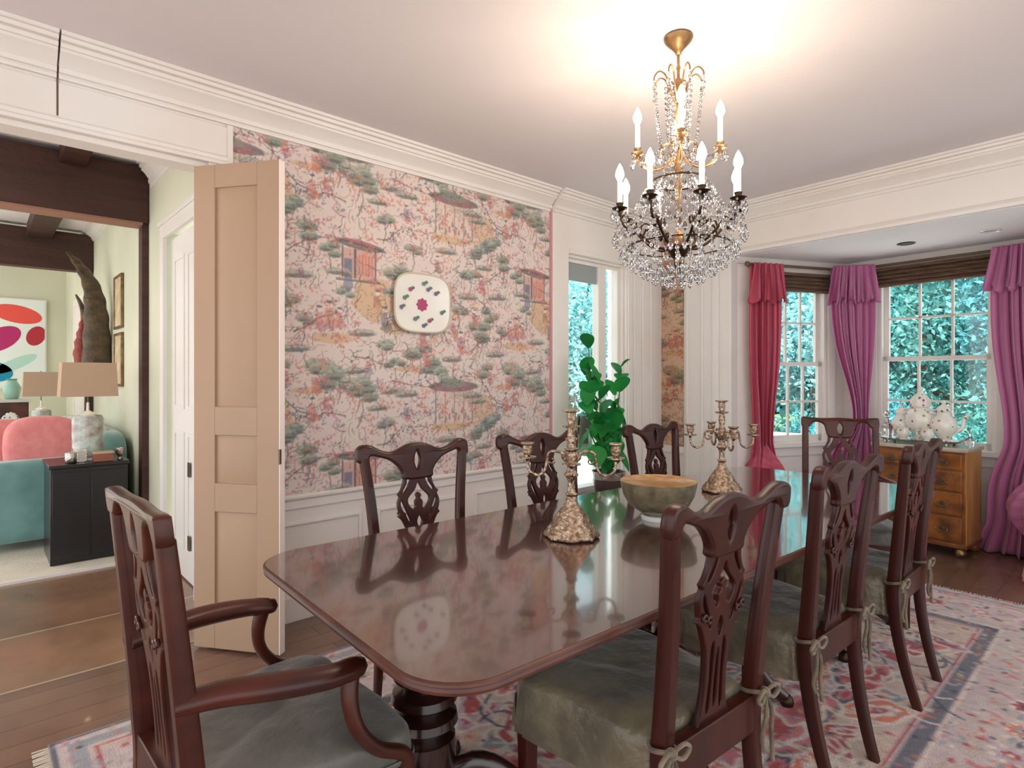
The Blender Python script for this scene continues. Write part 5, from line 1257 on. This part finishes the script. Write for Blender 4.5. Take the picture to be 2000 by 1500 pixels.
# painting with petals
r = empty('abstract_painting', (-10.53, .13, 1.76), 'large painting of red, magenta and turquoise petals on the far wall', 'painting')
MB().box(0, -.60, -.60, .035, .60, .60).build('canvas', mat('canvas_white', rgb(226, 236, 232), .8), r)
MB().box(-.008, -.615, -.615, .030, -.6, .615).box(-.008, .6, -.615, .030, .615, .615).box(-.008, -.6, -.615, .03, .6, -.6).box(-.008, -.6, .6, .03, .6, .615).build('frame', M['white'], r)
for cy, cz, ry, rz_, an, c in ((.30, .40, .27, .12, -.2, rgb(226, 84, 72)), (.12, .05, .25, .14, .6, rgb(176, 36, 104)), (.50, .11, .10, .14, -.4, rgb(176, 44, 60)), (.02, -.38, .24, .14, -.2, rgb(0, 138, 172)), (-.35, .38, .25, .16, .3, rgb(120, 200, 200)), (-.25, -.1, .22, .12, 1.0, rgb(226, 130, 60)), (.28, -.28, .26, .07, .5, rgb(176, 216, 206)), (-.45, -.4, .14, .14, 0, rgb(80, 160, 120))):
    pts = [(cy+ry*math.cos(t)*math.cos(an)-rz_*math.sin(t)*math.sin(an), cz+ry*math.cos(t)*math.sin(an)+rz_*math.sin(t)*math.cos(an)) for t in [2*PI*k/36 for k in range(36)]]
    pts = [(max(-.595, min(.595, a)), max(-.595, min(.595, b))) for a, b in pts]
    MB().loft([[(.0351, a, b) for a, b in pts], [(.0375, a, b) for a, b in pts]]).build('painted_petal', mat('petal', c, .7), r)

# cabinet, lamps
r = empty('side_cabinet', (-5.32, .605, .013), 'black lacquer cabinet beside the teal sofa beyond the opening', 'cabinet')
MB().box(-.24, -.225, 0, .24, .225, .66).build('body', M['black'], r, bevel=.004)
MB().box(-.25, -.235, .66, .25, .235, .685).build('top', M['black'], r, bevel=.004)
for y in (-.11, .11): MB().box(.24, y-.105, .04, .248, y+.105, .63).build('door', M['black'], r, bevel=.002)
cz = .699
def lamp(loc, lab, s=1.0):
    r = empty('table_lamp', loc, lab, 'lamp', rz=math.radians(0), group='table lamps with box shades')
    gl = mat('lamp_glass', rgb(196, 212, 204), .1, coat=.6, noise=(14, rgb(150, 120, 112), (1, 1, 1), 3))
    MB().box(-.105*s, -.105*s, 0, .105*s, .105*s, .02).build('base', M['porcelain'], r, bevel=.004)
    MB().lathe([(.094*s, .02), (.098*s, .03), (.098*s, .30), (.085*s, .325), (.05*s, .33), (.012, .335)], 28).build('body', gl, r, smooth=50)
    MB().lathe([(.052*s, .325), (.055*s, .335), (.03, .35), (.010, .36), (.008, .42)], 20).build('neck', M['porcelain'], r)
    mb = MB(); o = lambda a, b, z: [(-a, -b, z), (a, -b, z), (a, b, z), (-a, b, z)]
    mb.loft([o(.12*s, .172*s, .415+.05), o(.11*s, .160*s, .66+.05), o(.107*s, .157*s, .66+.05), o(.117*s, .169*s, .415+.05), o(.12*s, .172*s, .415+.05)], cap=False)
    mb.build('lamp_shade', M['shade'], r, smooth=0)
    MB().tube([(0, 0, .42), (0, 0, .72)], .004, 6).build('harp', M['brass'], r)
    MB().lathe([(.001, .50), (.02, .52), (.024, .55), (.001, .58)], 14).build('bulb', mat('lamp_bulb', (1, .8, .6), .3, emit=(1, .74, .5), estr=9), r)
    return r
lamp((-5.30, .615, cz), 'table lamp with box shade on the black cabinet, nearer of the two')
r = empty('end_table', (-7.66, .50, .013), 'small end table carrying the farther lamp', 'table')
MB().box(-.22, -.2, .60, .22, .2, .63).build('top', M['darkwood'], r, bevel=.004)
for a in (-1, 1):
    for b in (-1, 1): MB().box(a*.19-.015, b*.17-.015, 0, a*.19+.015, b*.17+.015, .60).build('leg', M['darkwood'], r)
lamp((-7.66, .50, .644), 'table lamp with box shade farther back behind the pink pillows', .88)
# small things on the cabinet
def small(nm, loc, lab, cat, prof, m, seg=20):
    o = MB().lathe(prof, seg).build(nm, m, loc=loc, smooth=50); tag(o, lab, cat); return o
small('candle_jar', (-5.16, .50, cz), 'short glass candle jar on the black cabinet, left front corner', 'jar', [(.028, 0), (.034, .006), (.034, .07), (.03, .075), (.028, .05), (.001, .05)], M['silver'])
small('silver_cup', (-5.15, .79, cz), 'little silver cup on the black cabinet, right of the lamp', 'cup', [(.018, 0), (.022, .004), (.01, .02), (.03, .05), (.032, .085), (.028, .085), (.001, .04)], M['silver'])
r = empty('trinket_box', (-5.13, .685, cz), 'small red brown box on the black cabinet before the lamp', 'box')
MB().box(-.04, -.06, 0, .04, .06, .055).build('body', mat('box_lacquer', rgb(140, 84, 66), .4), r, bevel=.003)
MB().box(-.042, -.062, .055, .042, .062, .07).build('lid', mat('box_lid', rgb(190, 160, 130), .4), r, bevel=.003)
r = empty('photo_frame', (-5.17, .565, cz), 'tiny silver photo frame leaning on the black cabinet', 'picture frame')
MB().box(-.006, -.03, 0, .006, .03, .09).build('frame', M['silver'], r, bevel=.002)
MB().box(.006, -.022, .01, .008, .022, .08).build('picture', mat('photo', rgb(200, 196, 186), .5), r)

# sofa
r = empty('sofa', (-6.65, .36, .013), 'teal velvet sofa with its arm toward the opening', 'sofa')
def cushion(mb, x0, y0, z0, x1, y1, z1, e=.25):
    cx, cy, cz_ = (x0+x1)/2, (y0+y1)/2, (z0+z1)/2; a, b, c = (x1-x0)/2, (y1-y0)/2, (z1-z0)/2; rings = []
    f = lambda v, e_: math.copysign(abs(v)**e_, v)
    for j in range(13):
        p = -PI/2+PI*j/12; cp = max(abs(math.cos(p)), 1e-3)**e; sp = f(math.sin(p), .6)
        rings.append([(cx+a*cp*f(math.cos(t), e), cy+b*cp*f(math.sin(t), e), cz_+c*sp) for t in [2*PI*k/40 for k in range(40)]])
    return mb.loft(rings)
MB().box(-.74, -.40, .08, .98, .56, .34).build('base', M['teal'], r, bevel=.02)
cushion(MB(), .74, -.42, .06, 1.0, .56, .665).build('armrest', M['teal'], r, smooth=60)
cushion(MB(), -.76, -.42, .06, -.52, .56, .665).build('armrest', M['teal'], r, smooth=60)
cushion(MB(), -.74, .36, .3, .98, .58, .84).build('backrest', M['teal'], r, smooth=60)
for a, b in ((-.51, .11), (.12, .73)): cushion(MB(), a, -.40, .33, b, .40, .48).build('seat_cushion', M['teal'], r, smooth=60)
for a in (-1, 1):
    for b in (-.36, .5): MB().lathe([(.02, 0), (.03, .08)], 10, (.12+a*.78, b, 0)).build('leg', M['darkwood'], r)
def pillow(loc, rot, s, m, lab, d=.075):
    rings = []
    for j in range(9):
        p = -PI/2+PI*j/8; k = math.cos(p)
        rings.append([(s*(.62+.38*max(k, 0)**.6)*math.copysign(abs(math.cos(t))**.5, math.cos(t))*(1-.06*abs(math.sin(2*t))), s*(.62+.38*max(k, 0)**.6)*math.copysign(abs(math.sin(t))**.5, math.sin(t))*(1-.06*abs(math.sin(2*t))), d*math.sin(p)) for t in [2*PI*q/44 for q in range(44)]])
    o = MB().loft(rings).build('throw_pillow', m, smooth=60, loc=loc); o.rotation_euler = rot
    tag(o, lab, 'pillow'); return o
pat = mat('patterned_pillow', rgb(226, 222, 212), .85, noise=(16, rgb(140, 150, 156), (1, 1, 1), 3))
pillow((-5.98, .40, .755), (0, math.radians(76), 0), .245, M['pink'], 'salmon pink pillow leaning on the near sofa arm')
pillow((-6.17, .16, .74), (0, math.radians(74), .1), .235, M['pink'], 'second salmon pink pillow, half behind the first one')
pillow((-6.30, .62, .745), (0, math.radians(70), -.5), .235, pat, 'grey and white patterned pillow behind the pink ones')
pillow((-6.40, -.02, .735), (0, math.radians(68), .3), .225, M['yellow'], 'yellow pillow at the left behind the pink ones')
pillow((-6.10, .70, .715), (0, math.radians(70), -.25), .19, pat, 'patterned pillow against the sofa back behind the lamp')

# carved chest in the far part
r = empty('painted_chest', (-8.42, .10, .013), 'dark carved chest with white flower panels at the far left', 'chest')
cm = mat('painted_chest_wood', rgb(92, 52, 40), .4, noise=(9, rgb(60, 34, 28), (1, 1, 1), 3))
MB().box(-.25, -.55, .12, .25, .33, 1.02).build('body', cm, r, bevel=.006)
MB().box(-.27, -.57, 1.02, .27, .35, 1.05).build('top', mat('pale_marble', rgb(206, 206, 198), .3), r, bevel=.004)
for y in (-.40, -.11, .18): MB().loft([[(.2505, y+.10*math.cos(t), .72+.20*math.sin(t)) for t in [2*PI*q/30 for q in range(30)]], [(.256, y+.095*math.cos(t), .72+.19*math.sin(t)) for t in [2*PI*q/30 for q in range(30)]]]).build('painted_panel', flor, r)
for a in (-1, 1):
    for b in (-.5, .28): MB().box(a*.22-.025, b-.025, 0, a*.22+.025, b+.025, .12).build('leg', cm, r)
small('glass_vase', (-8.4, .30, 1.064), 'pale green glass vase on the carved chest', 'vase', [(.05, 0), (.06, .01), (.085, .12), (.04, .2), (.05, .22), (.03, .18), (.001, .02)], mat('green_glass', rgb(150, 196, 176), .15, coat=.5))

# wall sculpture and frames on right wall
r = empty('carved_wall_sculpture', (-6.95, .945, 1.22), 'tall curved carved wooden horn shaped sculpture on the living room wall', 'sculpture')
sm = mat('carved_wood', rgb(96, 78, 52), .5, noise=(9, rgb(60, 46, 34), (1, 1, 2), 4), bump=(30, .6)); srd = mat('carved_red', rgb(140, 54, 44), .5, bump=(30, .6))
p = catmull([(.16, -.09, 0), (.18, -.09, .35), (.22, -.10, .66), (.14, -.12, .92), (-.08, -.18, 1.14), (-.34, -.26, 1.32)], 8); n = len(p)
MB().tube(p, [.085*(1-(i/(n-1))**1.6)+.012+.004*math.sin(i*1.3) for i in range(n)], 14, flat=(1.25, .8)).build('horn', sm, r, smooth=60)
p = catmull([(.10, -.18, 0), (.08, -.20, .3), (.08, -.19, .50), (.04, -.17, .68)], 8); n = len(p)
MB().tube(p, [.055*(1-(i/(n-1))**2)+.012+.006*math.sin(i*1.7) for i in range(n)], 12).build('red_figure', srd, r, smooth=60)
p = catmull([(-.06, -.14, .05), (-.08, -.15, .4), (-.12, -.16, .72), (-.30, -.20, .90)], 6); n = len(p)
MB().tube(p, [.032*(1-(i/(n-1))**2)+.008 for i in range(n)], 10).build('side_horn', sm, r, smooth=60)
MB().box(-.06, -.05, .25, .12, .02, .45).build('wall_mount', sm, r, bevel=.01)
def picture(x0, x1, z0, z1, lab):
    r = empty('framed_picture', ((x0+x1)/2, .968, z0), lab, 'picture', group='framed pictures on the living room wall')
    w_ = (x1-x0)/2; h = z1-z0; t = .022
    MB().box(-w_, -.022, 0, -w_+t, 0, h).box(w_-t, -.022, 0, w_, 0, h).box(-w_+t, -.022, 0, w_-t, 0, t).box(-w_+t, -.022, h-t, w_-t, 0, h).build('frame', M['gold'], r, bevel=.003)
    MB().box(-w_+t, -.012, t, w_-t, -.002, h-t).build('print', mat('print_paper', rgb(206, 194, 160), .7, noise=(8, rgb(170, 150, 116), (1, 1, 1), 3)), r)
picture(-6.50, -6.12, 1.74, 2.22, 'framed botanical print on the living room wall, upper one right of the sculpture')
picture(-6.50, -6.12, 1.22, 1.70, 'framed botanical print on the living room wall, lower one right of the sculpture')
picture(-7.85, -7.45, 1.74, 2.22, 'framed print left of the carved sculpture, upper one')
picture(-7.85, -7.45, 1.22, 1.70, 'framed print left of the carved sculpture, lower one')
# unseen ceiling lights added to brighten the hall and living room
def added_fill_light(x, y, z, p, lab):
    r = empty('unseen_fill_light', (x, y, z), lab, 'ceiling light')
    MB().lathe([(.09, -.001), (.095, -.008), (.08, -.012), (.001, -.012)], 24).build('diffuser', mat('fill_diffuser', (1, .9, .75), .5, emit=(1, .92, .82), estr=p), r)
added_fill_light(-4.15, -.6, 2.9, 40, 'unseen round light added to brighten the hall')
added_fill_light(-6.6, -.9, 2.9, 60, 'unseen round light added to brighten the living room')
added_fill_light(-9.3, -.9, 2.9, 60, 'unseen round light added to brighten the back of the living room')
